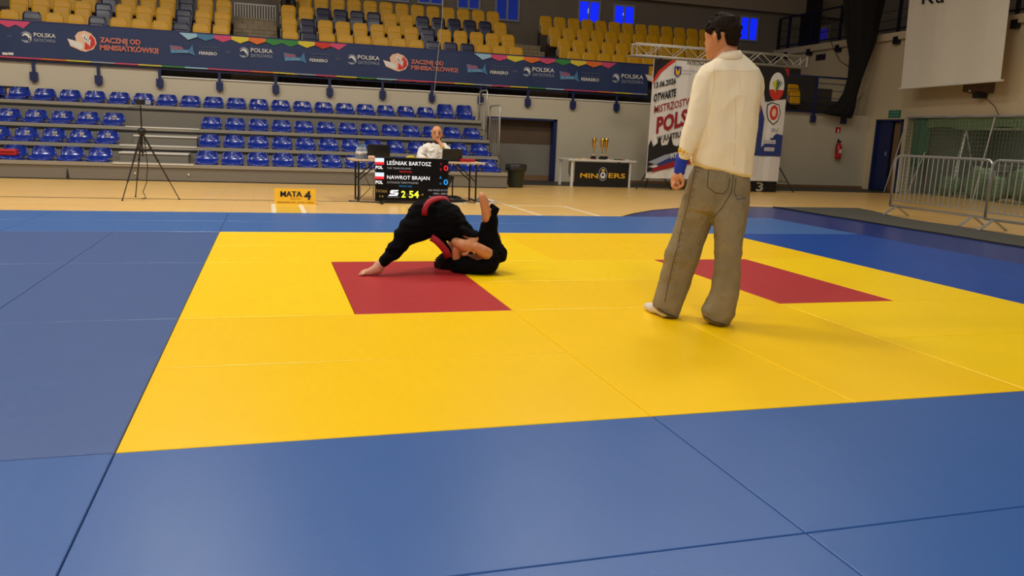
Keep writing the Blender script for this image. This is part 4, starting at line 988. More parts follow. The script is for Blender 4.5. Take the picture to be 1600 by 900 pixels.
tag(o, 'gathered green sheet hanging along the top of the storage niche', 'net')
# darker green bunched net at the left side
mb = MB(); rs = []
for z, w in ((.75, .2), (1.2, .26), (1.7, .26), (2.04, .3)):
    rs.append([(xn+.18+.1*math.sin(t)*(1+.3*math.sin(6*t)), 15.25+w*math.cos(t)*(1+.12*math.sin(8*t)), z) for t in [2*PI*k/40 for k in range(40)]])
mb.rings(rs); tag(mb.build('bunched_net', M['netgreen'], None, True), 'dark green bunched net at the left side of the storage niche', 'net')
def goal(y0, y1, x, lab, lean=.25):
    g = thing('handball_goal', lab, 'goal', (x, (y0+y1)/2, 0), 'white metal goals in the storage niche')
    for yy in (y0, y1): MB().bar((x, yy, 0), (x+lean, yy, 1.85), .05).build('post', M['bwhite'], g)
    MB().bar((x+lean, y0, 1.8), (x+lean, y1, 1.8), .05).build('crossbar', M['bwhite'], g)
    for yy in (y0, y1): MB().bar((x, yy, .1), (x+.9, yy, .1), .03).bar((x+.9, yy, .1), (x+lean, yy, 1.75), .03).build('rear_stay', M['alu'], g)
goal(14.7, 12.6, 18.2, 'white metal goal frame stored behind the green net, left one'); goal(12.3, 10.2, 18.5, 'white metal goal frame stored behind the green net, right one')
for j, (y, z0, z1, m) in enumerate(((14.4, .0, .9, 'dim'), (13.6, 0, 1.1, 'greycloth'), (12.9, 0, .8, 'dim'), (12.2, 0, 1.3, 'greycloth'), (11.4, 0, 1.0, 'dim'))):
    c = thing('equipment_cart', 'grey equipment cart behind the green net, %s from the left' % ORD[j], 'cart', (19.8, y, 0), 'equipment carts in the storage niche')
    bevel(MB().box((19.5, y-.25, .1), (20.1, y+.2, z1)).build('load', M[m], c), .04, 3)
    for yy in (y-.25, y+.2): MB().bar((19.52, yy, .05), (19.58, yy, .05), .1, n=10).build('wheel', M['pblack'], c)
    MB().bar((19.48, y-.3, z1*.8), (19.48, y+.25, z1*.8), .03).bar((19.48, y-.3, 0.1), (19.48, y-.3, z1*.8), .03).build('frame', M['alu'], c)
random.seed(9)
for j, (y, x, z, r) in enumerate(((14.9, 18.3, .3, .3), (14.0, 18.4, .42, .4), (13.2, 18.15, .3, .3), (12.4, 18.2, .45, .42), (11.5, 18.2, .35, .34))):
    mb = MB().ball((x, y, z), r, (.8, 1.15, 1), 18, 12)
    for v in mb.v:
        v += (v-Vector((x, y, z)))*.35*noise.noise(v*5); v.z = max(v.z, .01)
    tag(mb.build('net_bundle', M['tarp'], None, True), 'crumpled pale green net heap behind the green net, %s from the left' % ORD[j], 'net heap', 'net heaps in the storage niche')
def pole(p, q, lab): tag(MB().bar(p, q, .035, n=8).build('net_pole', M['alu']), lab, 'pole')
pole(onX(1418, 187, 17.1), (17.05, 15.85, .0), 'thin pale pole leaning in front of the doorway'); pole((17.1, 12.6, 2.03), (16.95, 12.75, 0), 'pale pole standing before the net at the right')
pole((16.9, 14.4, 1.15), (16.95, 14.9, .0), 'pale bar leaning low against the net behind the first barrier')

# ================================================================== PEOPLE
def ringLR(L, R, hd, n=20, e=2.3, tilt=None):
    c = (L+R)/2; sx = (R-L)/2; dv = Vector((FH.x, FH.y, 0)) if tilt is None else tilt
    dv = (dv-sx*(dv.dot(sx)/max(sx.length_squared, 1e-9))).normalized()*hd
    out = []
    for k in range(n):
        t = 2*PI*k/n; ct, st_ = math.cos(t), math.sin(t)
        out.append(c+sx*math.copysign(abs(ct)**(2/e), ct)+dv*math.copysign(abs(st_)**(2/e), st_))
    return out
class Fig:
    """body volumes laid out limb by limb, then fused into one skin"""
    def __init__(s, H): s.mb = MB(); s.H = H
    def sect(s, st, n=20, e=2.3):            # (Lx, Ly, Rx, Ry, half depth, depth offset)
        rs = [ringLR(at(a[0], a[1], s.H+a[5]), at(a[2], a[3], s.H+a[5]), a[4], n, e) for a in st]
        # rounded ends
        def end(r, nx, sgn):
            c = sum(r, Vector())/len(r); c2 = sum(nx, Vector())/len(nx); d = (c-c2).normalized(); w = (r[0]-c).length*.25
            return [c+(p-c)*.55+d*w for p in r]
        rs = [end(rs[0], rs[1], 1)]+rs+[end(rs[-1], rs[-2], 1)]
        s.mb.rings(rs); return s
    def limb(s, pts, rr, n=12):              # pts (px, py, depth offset), radii in metres
        P = [at(a[0], a[1], s.H+a[2]) for a in pts]; return s.limbw(P, rr, n)
    def limbw(s, P, rr, n=12):
        d0 = (P[0]-P[1]).normalized(); d1 = (P[-1]-P[-2]).normalized()
        P = [P[0]+d0*rr[0]*.7]+list(P)+[P[-1]+d1*rr[-1]*.7]; rr = [rr[0]*.45]+list(rr)+[rr[-1]*.45]
        s.mb.tube(P, rr, n); return s
    def ball(s, px, py, dd, r, sc=(1, 1, 1)): s.mb.ball(at(px, py, s.H+dd), r, sc, 16, 12); return s
def fuse(mb, name, m, parent, vox=.008, it=4, zmin=None, wr=0, wsc=9, wdir=(1, 1, 1), seed=0):
    me = mb.mesh(name, m); o = bpy.data.objects.new(name, me); COL.objects.link(o)
    r = o.modifiers.new('r', 'REMESH'); r.mode = 'VOXEL'; r.voxel_size = vox
    sm = o.modifiers.new('s', 'SMOOTH'); sm.factor = .6; sm.iterations = it
    dg = bpy.context.evaluated_depsgraph_get(); dg.update()
    m2 = bpy.data.meshes.new_from_object(o.evaluated_get(dg)); o.modifiers.clear(); o.data = m2
    m2.name = name
    if wr:
        nr = [v.normal.copy() for v in m2.vertices]
        for v, nn in zip(m2.vertices, nr):
            p = Vector((v.co.x*wdir[0], v.co.y*wdir[1], v.co.z*wdir[2]))*wsc+Vector((seed, 0, 0))
            q = noise.noise(p)+.5*noise.noise(p*2.3)
            v.co += nn*wr*(1-2*abs(q)*1.6)
    if zmin is not None:
        for v in m2.vertices:
            if v.co.z < zmin: v.co.z = zmin
    m2.polygons.foreach_set('use_smooth', [True]*len(m2.polygons))
    if not m2.materials: m2.materials.append(m)
    o.parent = parent; o.location = -parent.location
    return o

# ---------------------------------------------- standing man
GZ = .04
H1 = (Vector((3.04, 1.62, 0))-Vector((CAM.x, CAM.y, 0))).dot(FH)
sm_ = thing('person', 'standing man seen from behind in cream overshirt and faded baggy jeans', 'person', (3.04, 1.62, GZ))
B = Fig(H1)
# head, neck, thin body below the clothes, legs, arms: one continuous figure
B.sect([(1117, 27, 1146, 25, .05, .01), (1106, 36, 1152, 33, .082, .01), (1103, 45, 1154, 43, .094, .01), (1102, 55, 1153, 55, .095, .01), (1103.5, 62, 1149, 65, .088, .012), (1103.5, 70, 1143, 73, .08, .015), (1103.5, 78, 1132, 79, .07, .02), (1105, 84, 1126, 84, .055, .025), (1109, 89, 1122, 88, .035, .03)])
B.sect([(1119, 66, 1151, 66, .055, -.005), (1119, 78, 1151, 78, .056, -.005), (1116, 90, 1153, 90, .062, -.01), (1112, 102, 1158, 102, .07, -.01)])
B.limb([(1104.5, 62, .06), (1103, 69, .075), (1104.5, 72, .07)], [.009, .011, .009])        # nose
B.limb([(1105, 54, -.01), (1105, 53, .06)], [.009, .009])                                   # brow
B.limb([(1104.5, 76.5, .01), (1104.2, 77.2, .05)], [.008, .008]); B.limb([(1104.8, 80.4, .01), (1104.6, 80.6, .05)], [.008, .008])   # lips
B.ball(1109, 87, .03, .024)
B.limb([(1118, 52, -.085), (1116.5, 57, -.088), (1118.5, 64, -.083), (1120, 68, -.078)], [.012, .015, .012, .008])   # ear
B.limb([(1136, 108, 0), (1138, 150, 0), (1132, 210, .01), (1124, 255, .01)], [.085, .085, .08, .085])
B.limb([(1104, 275, .02), (1083, 380, .04), (1046, 478, .06)], [.075, .055, .042]); B.limb([(1145, 280, -.03), (1138, 380, -.09), (1122, 490, -.11)], [.075, .055, .042])
B.limb([(1128, 108, 0), (1102, 122, -.01), (1092, 170, -.03), (1079, 215, -.04), (1067, 250, -.05), (1062, 268, -.05)], [.05, .05, .042, .037, .03, .028])
B.limb([(1140, 108, .02), (1176, 126, .03), (1178, 170, .09), (1168, 205, .15)], [.05, .05, .042, .035]); B.limb([(1160, 205, .15), (1150, 190, .26), (1140, 180, .32)], [.035, .03, .03])
for k in range(4): B.limb([(1140, 180-k*3, .32), (1132, 178-k*3.5, .37)], [.011, .009])
# left hand: loose fist
B.limb([(1061, 268, -.05), (1058, 277, -.045), (1054, 287, -.035)], [.026, .034, .028])
B.ball(1056, 280, -.02, .032)
for k in range(4):
    dd = -.07+.022*k
    B.limb([(1053-k*.4, 286-k*.6, dd), (1051-k*.3, 292-k*.7, dd-.002), (1057, 295-k*.8, dd-.004), (1062.5, 292.5-k*.9, dd-.004), (1060, 287-k, dd)], [.0115, .0105, .010, .0095, .008], 10)
B.limb([(1063, 273, -.08), (1067, 281, -.095), (1067.5, 288, -.095), (1064, 292, -.09)], [.014, .0125, .011, .009], 10)
# feet
hl = at(1042, 492, H1+.06); hl.z = .075; 
def foot(F_, heel, toe, r=.036):
    h, t = Vector(heel), Vector(toe); m_ = h.lerp(t, .5)
    F_.limbw([h, h.lerp(t, .35)+Vector((0, 0, .012)), h.lerp(t, .7), t], [r*.95, r*1.02, r*.95, r*.62])
foot(B, onZ(1041, 488, .075), onZ(1012, 478, .065), .03); foot(B, onZ(1124, 498, .075), onZ(1103, 490, .065), .03)
fuse(B.mb, 'body', M['skin'], sm_, .006, 3, GZ)
# socks
K = Fig(H1); foot(K, onZ(1040, 488, .078), onZ(1010.5, 478, .068), .037); fuse(K.mb, 'sock', M['sock'], sm_, .006, 3, GZ+.001)
K = Fig(H1); foot(K, onZ(1123, 497, .078), onZ(1101.5, 489.5, .066), .037); fuse(K.mb, 'sock', M['sock'], sm_, .006, 3, GZ+.001)
# jeans
J = Fig(H1)
J.sect([(1086, 254, 1168, 270, .1, 0), (1079, 270, 1171, 281, .122, 0), (1073, 288, 1171, 294, .135, 0), (1067, 312, 1169, 318, .125, .0), (1066, 326, 1168, 330, .115, 0)])
J.sect([(1068, 305, 1124, 318, .115, .02), (1061, 330, 1114, 340, .11, .03), (1055, 352, 1107, 359, .1, .04), (1048, 375, 1098, 383, .098, .045), (1040, 392, 1092, 404, .095, .04), (1036, 415, 1085, 424, .088, .05), (1030, 440, 1077, 447, .085, .06), (1024, 460, 1070, 468, .088, .06), (1020.5, 472, 1064, 482, .09, .06), (1021, 479, 1059, 496, .088, .06)], 24)
J.sect([(1112, 305, 1170, 312, .11, -.03), (1111, 330, 1167, 336, .105, -.05), (1114, 352, 1163, 356, .098, -.07), (1117, 378, 1160, 381, .09, -.09), (1117, 405, 1157, 407, .086, -.1), (1115, 430, 1156, 432, .086, -.105), (1111, 452, 1154, 455, .088, -.11), (1103, 472, 1150, 476, .09, -.11), (1096, 484, 1147, 492, .092, -.11), (1097, 493, 1136, 508, .085, -.11)], 24)
fuse(J.mb, 'jeans', M['jeans'], sm_, .007, 5, GZ+.003, .0035, 9, (1, 1, .8), 3)
# seams, pockets on the jeans
def seamline(F_, pts, r, m, nm): 
    F_ = Fig(H1); F_.mb.tube([at(a, b, H1+c) for a, b, c in pts], r, 6); return F_.mb.build(nm, M[m], sm_, True)
seamline(J, [(1027, 481, -.03), (1040, 490, -.04), (1056, 496, -.03)], .005, 'jeansdark', 'hem')
seamline(J, [(1100, 494, -.19), (1115, 503, -.21), (1133, 508, -.2)], .005, 'jeansdark', 'hem')
# sleeve of the undershirt
C_ = Fig(H1); C_.sect([(1058, 240, 1077, 243, .036, -.05), (1055.5, 250, 1074.5, 252, .037, -.05), (1053.5, 262, 1071, 264, .035, -.05), (1053, 270, 1069, 273, .033, -.05)], 20, 2)
fuse(C_.mb, 'undersleeve', M['cuffblue'], sm_, .005, 3, None, .0015, 14, (1, 1, 2))
# overshirt
T = Fig(H1)
T.sect([(1118, 91, 1160, 86, .06, -.01), (1108, 97, 1168, 93, .085, -.01), (1098, 103, 1178, 102, .1, -.01), (1092, 112, 1186, 112, .118, -.01), (1092, 128, 1189, 128, .128, 0), (1094, 150, 1188, 150, .132, 0), (1092, 175, 1184, 178, .13, 0), (1088, 205, 1180, 210, .128, 0), (1084, 232, 1177, 240, .128, 0), (1080, 250, 1175, 266, .13, 0), (1082, 256, 1173, 275, .13, 0)], 28, 2.6)
T.sect([(1096, 104, 1122, 110, .075, -.01), (1087.5, 118, 1120, 124, .075, -.02), (1081, 142, 1115, 148, .07, -.03), (1076.5, 165, 1110, 170, .065, -.04), (1070, 192, 1102, 198, .062, -.05), (1063, 216, 1093, 221, .06, -.055), (1059.5, 232, 1084, 236, .055, -.055), (1058.5, 246, 1075.5, 250, .045, -.05)], 24)
T.sect([(1160, 104, 1184, 106, .07, .02), (1164, 120, 1191.5, 124, .075, .02), (1166, 140, 1192.5, 144, .072, .03), (1162, 160, 1188, 165, .068, .06), (1158, 185, 1184, 188, .065, .1), (1150, 200, 1176, 204, .06, .15)], 24)
T.limb([(1165, 203, .15), (1150, 192, .26), (1144, 185, .29)], [.055, .048, .042])
fuse(T.mb, 'overshirt', M['shirt'], sm_, .007, 4, None, .005, 6, (1, 1, .55), 11)
# collar band standing around the neck
mb = MB(); rs = []
for (l, ly, r_, ry, hd, dd) in ((1113, 96, 1166, 93, .095, -.008), (1117, 89, 1160, 85, .083, -.01), (1121.5, 83.5, 1156, 79, .074, -.012), (1122, 84.5, 1155, 80.5, .07, -.012)):
    rs.append(ringLR(at(l, ly, H1+dd), at(r_, ry, H1+dd), hd, 32, 2))
mb.rings(rs, False); o = mb.build('collar', M['shirt'], sm_, True); so = o.modifiers.new('s', 'SOLIDIFY'); so.thickness = .01
BV = {}
def surfline(pts, r, m, nm, on='overshirt', dash=0):
    """line of stitching laid on the back of the shirt"""
    from mathutils.bvhtree import BVHTree
    if on not in BV:
        ob = [c for c in sm_.children if c.name.startswith(on)][0]
        BV[on] = BVHTree.FromPolygons([v.co for v in ob.data.vertices], [tuple(p.vertices) for p in ob.data.polygons])
    bvh = BV[on]
    P = []
    for i in range(len(pts)-1):
        for k in range(8):
            t = k/8; a = pts[i][0]*(1-t)+pts[i+1][0]*t; b = pts[i][1]*(1-t)+pts[i+1][1]*t
            h = bvh.ray_cast(CAM, ray(a, b).normalized())
            if h[0] is not None: P.append(h[0])
    if dash:
        for i in range(0, len(P)-2, dash): MB().ball((P[i]+P[i+1])/2, r, (1, 1, 1.4), 6, 4).build(nm, M[m], sm_, True)
    elif len(P) > 2: MB().tube(P, r, 6).build(nm, M[m], sm_, True)
surfline([(1113, 112), (1140, 110), (1185, 113)], .0013, 'shirtdetail', 'yoke_seam')
surfline([(1154, 114), (1156, 130), (1157, 146)], .0013, 'shirtdetail', 'pleat'); surfline([(1149, 150), (1150, 200), (1146, 268)], .0013, 'shirtdetail', 'back_seam')
surfline([(1115, 106), (1117, 125), (1114, 142), (1109, 172), (1100, 200)], .0013, 'shirtdetail', 'armhole_seam')
surfline([(1084, 252), (1110, 261), (1140, 270), (1172, 274)], .002, 'shirtdetail', 'hem_stitch')
surfline([(1060, 240), (1068, 243), (1077, 245)], .002, 'shirtdetail', 'cuff_stitch')
surfline([(1087, 262), (1081, 290), (1075, 320), (1066, 350), (1060, 380), (1052, 410), (1044, 445), (1038, 475)], .0022, 'jeansdark', 'side_seam', 'jeans')
surfline([(1090, 266), (1084, 292), (1078, 322), (1069, 352), (1063, 380), (1055, 412), (1047, 445)], .003, 'jeansdark', 'fade_mark', 'jeans', 3)
surfline([(1107, 266), (1105, 292), (1117, 301), (1131, 303), (1138, 294), (1141, 276)], .0022, 'jeansdark', 'pocket_stitch', 'jeans')
surfline([(1150, 278), (1147, 300), (1152, 312), (1166, 309)], .0022, 'jeansdark', 'pocket_stitch', 'jeans')
surfline([(1146, 272), (1143, 300), (1128, 325), (1113, 342)], .0025, 'jeansdark', 'seat_seam', 'jeans')
# embroidered yellow patch on the cuff
mb = MB()
for k, (a, b, r_) in enumerate(((1064, 234, .02), (1069, 237, .015), (1074, 240, .007), (1061, 238, .01))):
    h = BV['overshirt'].ray_cast(CAM, ray(a, b).normalized())[0]
    if h: MB().ball(h, r_, (1, .35, .8), 10, 6).build('embroidery', M['yellowprint'], sm_, True)
# eye
MB().ball(at(1105.6, 61.5, H1+.062), .0105).build('eye', M['eyew'], sm_, True)
# hair: cap with many locks
Hc = Fig(H1)
Hc.sect([(1122, 24, 1142, 23.5, .045, 0), (1112, 29, 1150, 27, .078, 0), (1106, 36, 1153.5, 35, .092, 0), (1105, 42, 1155.5, 44, .098, 0), (1104.5, 47.5, 1155.5, 54, .095, -.004)])
Hc.sect([(1120, 42, 1155.5, 44, .094, -.01), (1122, 54, 1155.5, 55, .086, -.014), (1124.5, 63, 1154, 64, .075, -.016), (1129, 69.5, 1151.5, 72, .06, -.018)])
Hc.limb([(1109, 45, -.062), (1110.5, 53, -.068)], [.02, .009])
Hc.limb([(1121, 50, -.085), (1124, 60, -.08)], [.018, .012])
random.seed(11)
cen = at(1131, 48, H1)
for k in range(260):
    th = random.uniform(0, 2*PI); ph = random.uniform(-.25, 1.45)
    d = Vector((math.cos(th)*math.cos(ph), math.sin(th)*math.cos(ph), math.sin(ph)))
    rgt = Vector((CX.x, CX.y, 0)).normalized()
    a = d.dot(rgt); b = d.dot(FH)
    if ph < .15 and (a < -.4 and b > -.6): continue
    if ph < .25 and a < -.15 and b < 0: continue
    p = cen+rgt*a*.095+FH*b*.092+Vector((0, 0, .092))*d.z
    # comb: top swept forward to the left, sides down
    dr = (-rgt*.9+FH*.2) if ph > .5 else Vector((0, 0, -1))-rgt*.15
    dr = (dr-d*dr.dot(d)*.8+Vector((random.uniform(-.35, .35), random.uniform(-.35, .35), random.uniform(-.3, .3)))).normalized()
    l = random.uniform(.02, .045)
    Hc.mb.tube([p-d*.006, p+dr*l*.5+d*.007, p+dr*l+d*.004], [.007, .006, .002], 5)
for k in range(14):                             # fringe
    a = at(1107+random.uniform(-1, 5), 38+random.uniform(-3, 4), H1+random.uniform(-.04, .09))
    Hc.mb.tube([a, a+Vector((-.012, 0, -.022)), a+Vector((-.016, 0, -.045))], [.007, .006, .002], 5)
fuse(Hc.mb, 'hair', M['hair'], sm_, .0042, 1)

# ---------------------------------------------- two grapplers
H2 = (Vector((1.8, 3.5, 0))-Vector((CAM.x, CAM.y, 0))).dot(FH)
ga = thing('person', 'bending grappler in black uniform and red belt, one bare foot braced on red mat', 'person', (1.75, 3.5, GZ))
A = Fig(H2)
def bodyhead(F_, px, py, dd, r=.085): F_.ball(px, py, dd, r, (1, 1, 1.15))
# left leg to bare foot
A.limb([(686, 340, 0), (636, 364, -.09), (604, 400, -.24), (594, 416, -.3), (590, 424, -.31)], [.07, .045, .038, .036, .036])
A.limb([(594, 412, -.3), (588, 421, -.32), (577, 425, -.33), (565, 427.5, -.34)], [.042, .042, .03, .02])
for k in range(5): 
    t = onZ(560+k*1.2, 429.5-k*1.5, .05); h_ = onZ(568+k*1.2, 428.5-k*1.6, .056); A.limbw([h_, t], [.013, .0095], 8)
# other leg behind, knee on the mat
A.limb([(702, 345, .15), (722, 372, .36), (728, 400, .5), (742, 406, .52)], [.07, .055, .04, .035])
A.limb([(684, 342, .03), (702, 350, .03), (714, 362, .05)], [.075, .08, .07])
bodyhead(A, 713, 384, .22, .08)
A.limb([(714, 356, -.04), (730, 366, -.08), (742, 374, -.12), (736, 386, -.14)], [.04, .036, .036, .03])
A.limb([(710, 358, .15), (735, 372, .2), (752, 380, .15)], [.04, .036, .032])
for k in range(4): A.limb([(733-k*2, 392, -.14+.01*k), (729-k*2, 397, -.15+.01*k), (728-k*2, 399.5, -.13+.01*k)], [.011, .010, .008], 8)
A.limb([(737, 390, -.15), (741, 396, -.15)], [.012, .009], 8)
fuse(A.mb, 'body', M['skin2'], ga, .009, 3, GZ)
G = Fig(H2)
G.sect([(592.5, 406, 603, 418, .05, -.29), (603, 390, 614, 409, .062, -.25), (615, 369, 631, 396, .085, -.18), (619, 356, 640, 382, .1, -.12), (632, 340, 654, 378, .12, -.07), (640, 325, 672, 371, .14, -.01), (650, 316, 690, 362, .15, .04)], 24)
G.limb([(702, 345, .13), (722, 370, .36), (728, 398, .5)], [.11, .085, .065])
fuse(G.mb, 'trousers', M['cloth_black'], ga, .009, 3, GZ+.004, .008, 7, (.5, .5, 1.6), 5)
G = Fig(H2)
G.sect([(638, 348, 655, 312, .1, .02), (650, 369, 672, 309.5, .15, .03), (674, 373, 700, 313, .17, .03), (700, 376, 716, 325, .17, .03), (722, 375, 724, 341, .13, .03), (733, 371, 728, 354, .09, .0)], 28)
G.limb([(668, 345, .03), (688, 344, .03), (704, 350, .03), (716, 362, .05)], [.14, .15, .135, .11])
G.sect([(716, 362, 722, 350, .08, -.06), (733, 371, 737, 358, .07, -.08), (744, 371, 749, 361, .055, -.1)], 20)
G.limb([(710, 350, .15), (735, 370, .2), (748, 378, .16)], [.08, .07, .06])
fuse(G.mb, 'jacket', M['cloth_black'], ga, .009, 4, None, .009, 7, (.5, .5, 1.6), 9)
# belt band around the waist
def band(F_H, ringpts, w, m, par, nm='belt'):
    mb = MB(); P = ringpts; n = len(P); c = sum(P, Vector())/n; ax = Vector()
    for i in range(n): ax += (P[i]-c).cross(P[(i+1) % n]-c)
    ax.normalize(); vs = []
    for p in P: vs += [p-ax*w/2, p+ax*w/2]
    mb.add(vs, [(2*i, 2*((i+1) % n), 2*((i+1) % n)+1, 2*i+1) for i in range(n)])
    o = mb.build(nm, M[m], par, True); so = o.modifiers.new('s', 'SOLIDIFY'); so.thickness = .012; so.offset = 1; return o
r0 = ringLR(at(662, 345, H2+.03), at(699, 309, H2+.03), .175, 40)
mbp = [at(663, 336, H2-.13), at(663.5, 328, H2-.155), at(666, 321, H2-.15), at(670, 316, H2-.13), at(676, 312.3, H2-.1), at(683, 310, H2-.06), at(690, 309.5, H2+.02), at(696, 310.5, H2+.08), at(701, 314, H2+.14)]
def strip(P, w, wd, m, par, nm, t=.012):
    vs = []
    for i, p in enumerate(P):
        t_ = (P[min(i+1, len(P)-1)]-P[max(i-1, 0)]).normalized(); s_ = t_.cross(wd).normalized()*w/2; vs += [p-s_, p+s_]
    o = MB().add(vs, [(2*i, 2*i+2, 2*i+3, 2*i+1) for i in range(len(P)-1)]).build(nm, M[m], par, True)
    so = o.modifiers.new('s', 'SOLIDIFY'); so.thickness = t; so.offset = 0; return o
strip(mbp, .042, Vector((-.1, -.8, .5)), 'belt', ga, 'belt')

gb = thing('person', 'grappler lying on their back in black uniform, bare foot raised', 'person', (2.1, 3.5, GZ))
D = Fig(H2)
# head (left), torso curled on the back, raised leg, second leg folded
bodyhead(D, 698, 412, .17, .072); D.limb([(702, 412, .14), (714, 412, .1)], [.045, .045])
D.limb([(718, 411, .05), (738, 412, .0), (764, 404, .0)], [.065, .08, .08])
D.limb([(768, 402, .02), (770, 370, .06), (760, 345, .04), (762, 335, .03)], [.085, .065, .045, .034])
D.limb([(760.5, 344, .0), (759.5, 330, -.01), (756, 315, -.02), (753, 305, -.03)], [.036, .04, .036, .026])
for k in range(5): D.limb([(752+k*2.3, 307+k*1.2, -.03+.01*k), (751+k*2.4, 300.5+k*2.2, -.02+.012*k)], [.012, .009], 8)
D.limb([(766, 400, -.06), (752, 391, -.12), (740, 384, -.14)], [.055, .048, .04])
D.limb([(712, 405, -.04), (714, 388, -.08), (728, 380, -.1)], [.045, .04, .032])
D.limb([(710, 377, -.1), (724, 383, -.13), (735, 386, -.12)], [.035, .05, .048]); D.limb([(738, 372, -.12), (734, 384, -.13)], [.03, .045])
fuse(D.mb, 'body', M['skin'], gb, .009, 3, GZ)
E_ = Fig(H2)
E_.sect([(699, 402, 703, 418, .1, .08), (709, 395, 710, 425, .14, .05), (726, 397, 728, 429, .16, .02), (746, 403, 752, 430, .16, .0), (764, 398, 774, 424, .15, .0), (768, 385, 785, 402, .13, .02)], 24)
E_.sect([(700, 398, 712, 410, .06, -.03), (688, 378, 704, 388, .06, -.05), (676, 368, 696, 372, .06, -.05)], 20)
fuse(E_.mb, 'jacket', M['cloth_black'], gb, .009, 3, GZ+.004, .006, 7, (.5, .5, 1.6), 15)
E_ = Fig(H2)
E_.sect([(758, 412, 784, 408, .12, .02), (756, 396, 786, 394, .12, .03), (750, 380, 782, 376, .11, .05), (748.5, 362, 778, 360, .09, .05), (752, 348, 778, 344, .07, .04), (758, 340, 776, 336, .055, .03)], 24)
E_.limb([(770, 334, .03), (775, 327, .04), (768, 322, .05)], [.03, .03, .02])
E_.limb([(772, 402, -.02), (780, 398, .0), (781, 390, .02)], [.07, .07, .06])
fuse(E_.mb, 'trousers', M['cloth_black'], gb, .009, 3, GZ+.004, .006, 7, (1, 1, .6), 21)
strip([at(674, 371, H2-.12), at(682, 376, H2-.135), at(690, 384, H2-.13), at(697, 393, H2-.12), at(701, 402, H2-.1)], .055, FH, 'belt', gb, 'belt', .014)
Hh = Fig(H2); Hh.ball(697, 412, .17, .088, (1, 1, 1.1))
random.seed(4)
hc = at(697, 412, H2+.17)
for k in range(70):
    d = Vector((random.uniform(-1, 1), random.uniform(-1, 1), random.uniform(-.6, 1))).normalized(); p = hc+d*.085
    Hh.mb.tube([p, p+d*.012+Vector((-.01, 0, -.01))], [.01, .003], 5)
fuse(Hh.mb, 'hair', M['hair'], gb, .006, 1, GZ+.002)

# ---------------------------------------------- seated official
H3 = (Vector((3.32, 11.15, 0))-Vector((CAM.x, CAM.y, 0))).dot(FH)
so_ = thing('person', 'seated bald official in a white shirt, hand on chin, behind the laptop', 'person', (3.32, 11.2, .0))
P_ = Fig(H3)
P_.sect([(678, 198, 687, 198, .05, 0), (675, 202, 690, 202, .085, 0), (674.3, 207, 691, 207, .095, 0), (675, 213, 690.5, 213, .09, 0), (676, 218, 689.5, 218, .08, -.01), (678.5, 222.5, 687.5, 222.5, .055, -.02)])
P_.limb([(683, 217, .02), (681.5, 226, .02), (681, 240, .02), (681, 262, .02)], [.05, .055, .12, .13])
P_.limb([(683, 209, -.09), (683.4, 213, -.115), (683.4, 214.5, -.1)], [.012, .016, .012])
P_.ball(674.3, 210.5, 0, .018, (.6, 1, 1.4)); P_.ball(691, 210.5, 0, .018, (.6, 1, 1.4))
P_.limb([(673, 230, 0), (660, 237, -.05), (656, 246, -.12), (664, 248.5, -.3)], [.045, .045, .04, .032])
P_.limb([(689, 230, 0), (699, 237, -.06), (698, 244, -.18)], [.045, .045, .042]); P_.limb([(698, 244, -.18), (692, 230, -.2), (687, 222, -.16)], [.045, .036, .03])
for k in range(4): P_.limb([(688-k*.2, 221.5-k*.9, -.165), (684.5, 220.8-k*.9, -.18), (682.5, 222-k*.9, -.17)], [.012, .011, .009], 8)
P_.limb([(688, 222, -.15), (687, 217.5, -.135)], [.012, .009], 8)
for k in range(4): P_.limb([(664, 248.5, -.3), (667+.4*k, 249-.5*k, -.36+.02*k)], [.013, .009], 8)
P_.limb([(677, 268, 0), (668, 268, -.3), (668, 268, -.42)], [.085, .075, .06]); P_.limb([(686, 268, 0), (694, 268, -.3), (694, 268, -.42)], [.085, .075, .06])
for a in (668, 694):
    kn = at(a, 268, H3-.42); P_.limbw([kn, Vector((kn.x, kn.y+.05, .1))], [.058, .04]); P_.limbw([Vector((kn.x, kn.y+.05, .05)), Vector((kn.x-.03, kn.y-.12, .04))], [.04, .03])
fuse(P_.mb, 'body', M['skin'], so_, .008, 3, .0)
for a in (679.5, 686.6):
    MB().ball(at(a, 208.5, H3-.088), .011, (1.3, .8, .8)).build('eye', M['pblack'], so_, True)
    MB().tube([at(a-1.6, 206.3, H3-.088), at(a, 205.6, H3-.092), at(a+1.6, 206.2, H3-.086)], .005, 6).build('eyebrow', M['hair'], so_, True)
Bd = Fig(H3); Bd.limb([(677.5, 216, -.055), (679.5, 221, -.06), (683, 223, -.065), (686.5, 221, -.06), (689, 216, -.05)], [.012, .022, .024, .022, .012]); fuse(Bd.mb, 'beard', M['hair'], so_, .006, 2)
Q_ = Fig(H3)
Q_.sect([(676, 224, 689, 224, .07, .02), (666, 227, 696, 227, .11, .02), (663, 234, 700, 234, .135, .02), (664, 246, 700, 246, .14, .02), (665, 262, 698, 262, .14, .02)], 24)
Q_.limb([(670, 229, 0), (659.5, 236, -.05), (656, 246.5, -.12), (662, 248, -.26)], [.08, .075, .065, .05]); Q_.limb([(692, 229, 0), (700, 237, -.06), (698, 244.5, -.18), (693, 234, -.2)], [.08, .072, .065, .052])
fuse(Q_.mb, 'shirt', M['shirtw'], so_, .008, 3, None, .008, 9, (1, 1, 1), 2)
Q_ = Fig(H3)
Q_.limb([(677, 267, .03), (668, 267, -.3), (668, 267, -.42)], [.11, .095, .08]); Q_.limb([(686, 267, .03), (694, 267, -.3), (694, 267, -.42)], [.11, .095, .08])
for a in (668, 694): kn = at(a, 267, H3-.42); Q_.limbw([kn, Vector((kn.x, kn.y+.05, .14))], [.075, .06])
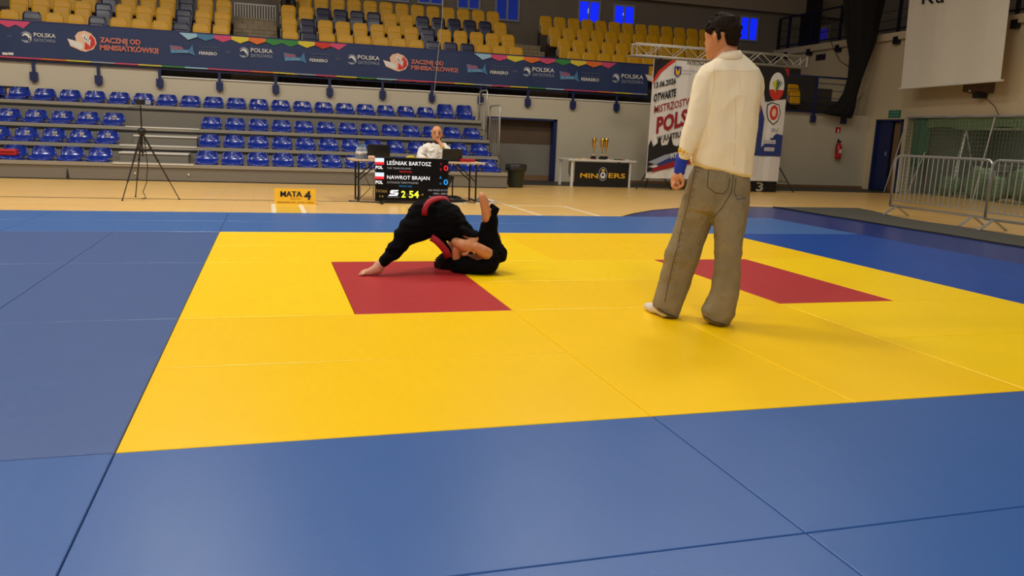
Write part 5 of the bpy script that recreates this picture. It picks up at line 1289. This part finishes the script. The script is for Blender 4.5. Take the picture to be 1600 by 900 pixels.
fuse(Q_.mb, 'trousers', M['pblack'], so_, .012, 3, .0)
tag(MB().bar(at(692.5, 231, H3-.235), at(691, 228.5, H3-.235), .05, .06, n=10).build('wristwatch', M['pyellow'], so_), None, None)
oc = thing('office_chair', 'chair under the seated official, mostly hidden by the desk', 'chair', (3.35, 11.35, 0))
MB().box((3.1, 11.0, .36), (3.6, 11.5, .4)).build('seat', M['black'], oc); MB().box((3.12, 11.48, .5), (3.58, 11.52, .85)).build('backrest', M['black'], oc)
for x in (3.12, 3.58):
    for y in (11.02, 11.5): MB().bar((x, y, 0), (x, y, .5 if y > 11.4 else .37), .025, n=6).build('leg', M['black'], oc)

# ---------------------------------------------- spectator at the top edge of the picture
H4 = (Vector((1.2, 20.8, 0))-Vector((CAM.x, CAM.y, 0))).dot(FH)
sp4 = thing('person', 'spectator in dark clothes seated high in the gallery, cut off by the picture edge', 'person', (1.25, 20.8, 3.8))
V_ = Fig(H4)
V_.limb([(449, -4, .1), (450, -26, .1), (450, -34, .08)], [.12, .14, .06]); V_.sect([(445, -50, 455, -50, .06, .05), (443, -44, 456, -44, .09, .05), (445, -36, 455, -36, .07, .05)])
V_.limb([(441, -28, .1), (436, -14, .0), (438, 1, -.15), (443, 4, -.25)], [.055, .045, .035, .03]); V_.limb([(459, -28, .1), (465, -14, 0), (463, 2, -.15), (458, 5, -.25)], [.055, .045, .035, .03])
V_.limb([(446, -2, .05), (443, 3, -.3), (444, 22, -.3)], [.08, .07, .05]); V_.limb([(454, -2, .05), (457, 3, -.3), (457, 22, -.3)], [.08, .07, .05])
fuse(V_.mb, 'body', M['skin'], sp4, .012, 3)
V_ = Fig(H4)
V_.limb([(449, -4, .1), (450, -26, .1)], [.15, .18]); V_.limb([(446, -2, .05), (443.5, 3, -.3), (444, 20, -.3)], [.1, .09, .07]); V_.limb([(454, -2, .05), (457, 3, -.3), (457, 20, -.3)], [.1, .09, .07])
fuse(V_.mb, 'clothes', M['pblack'], sp4, .014, 3)
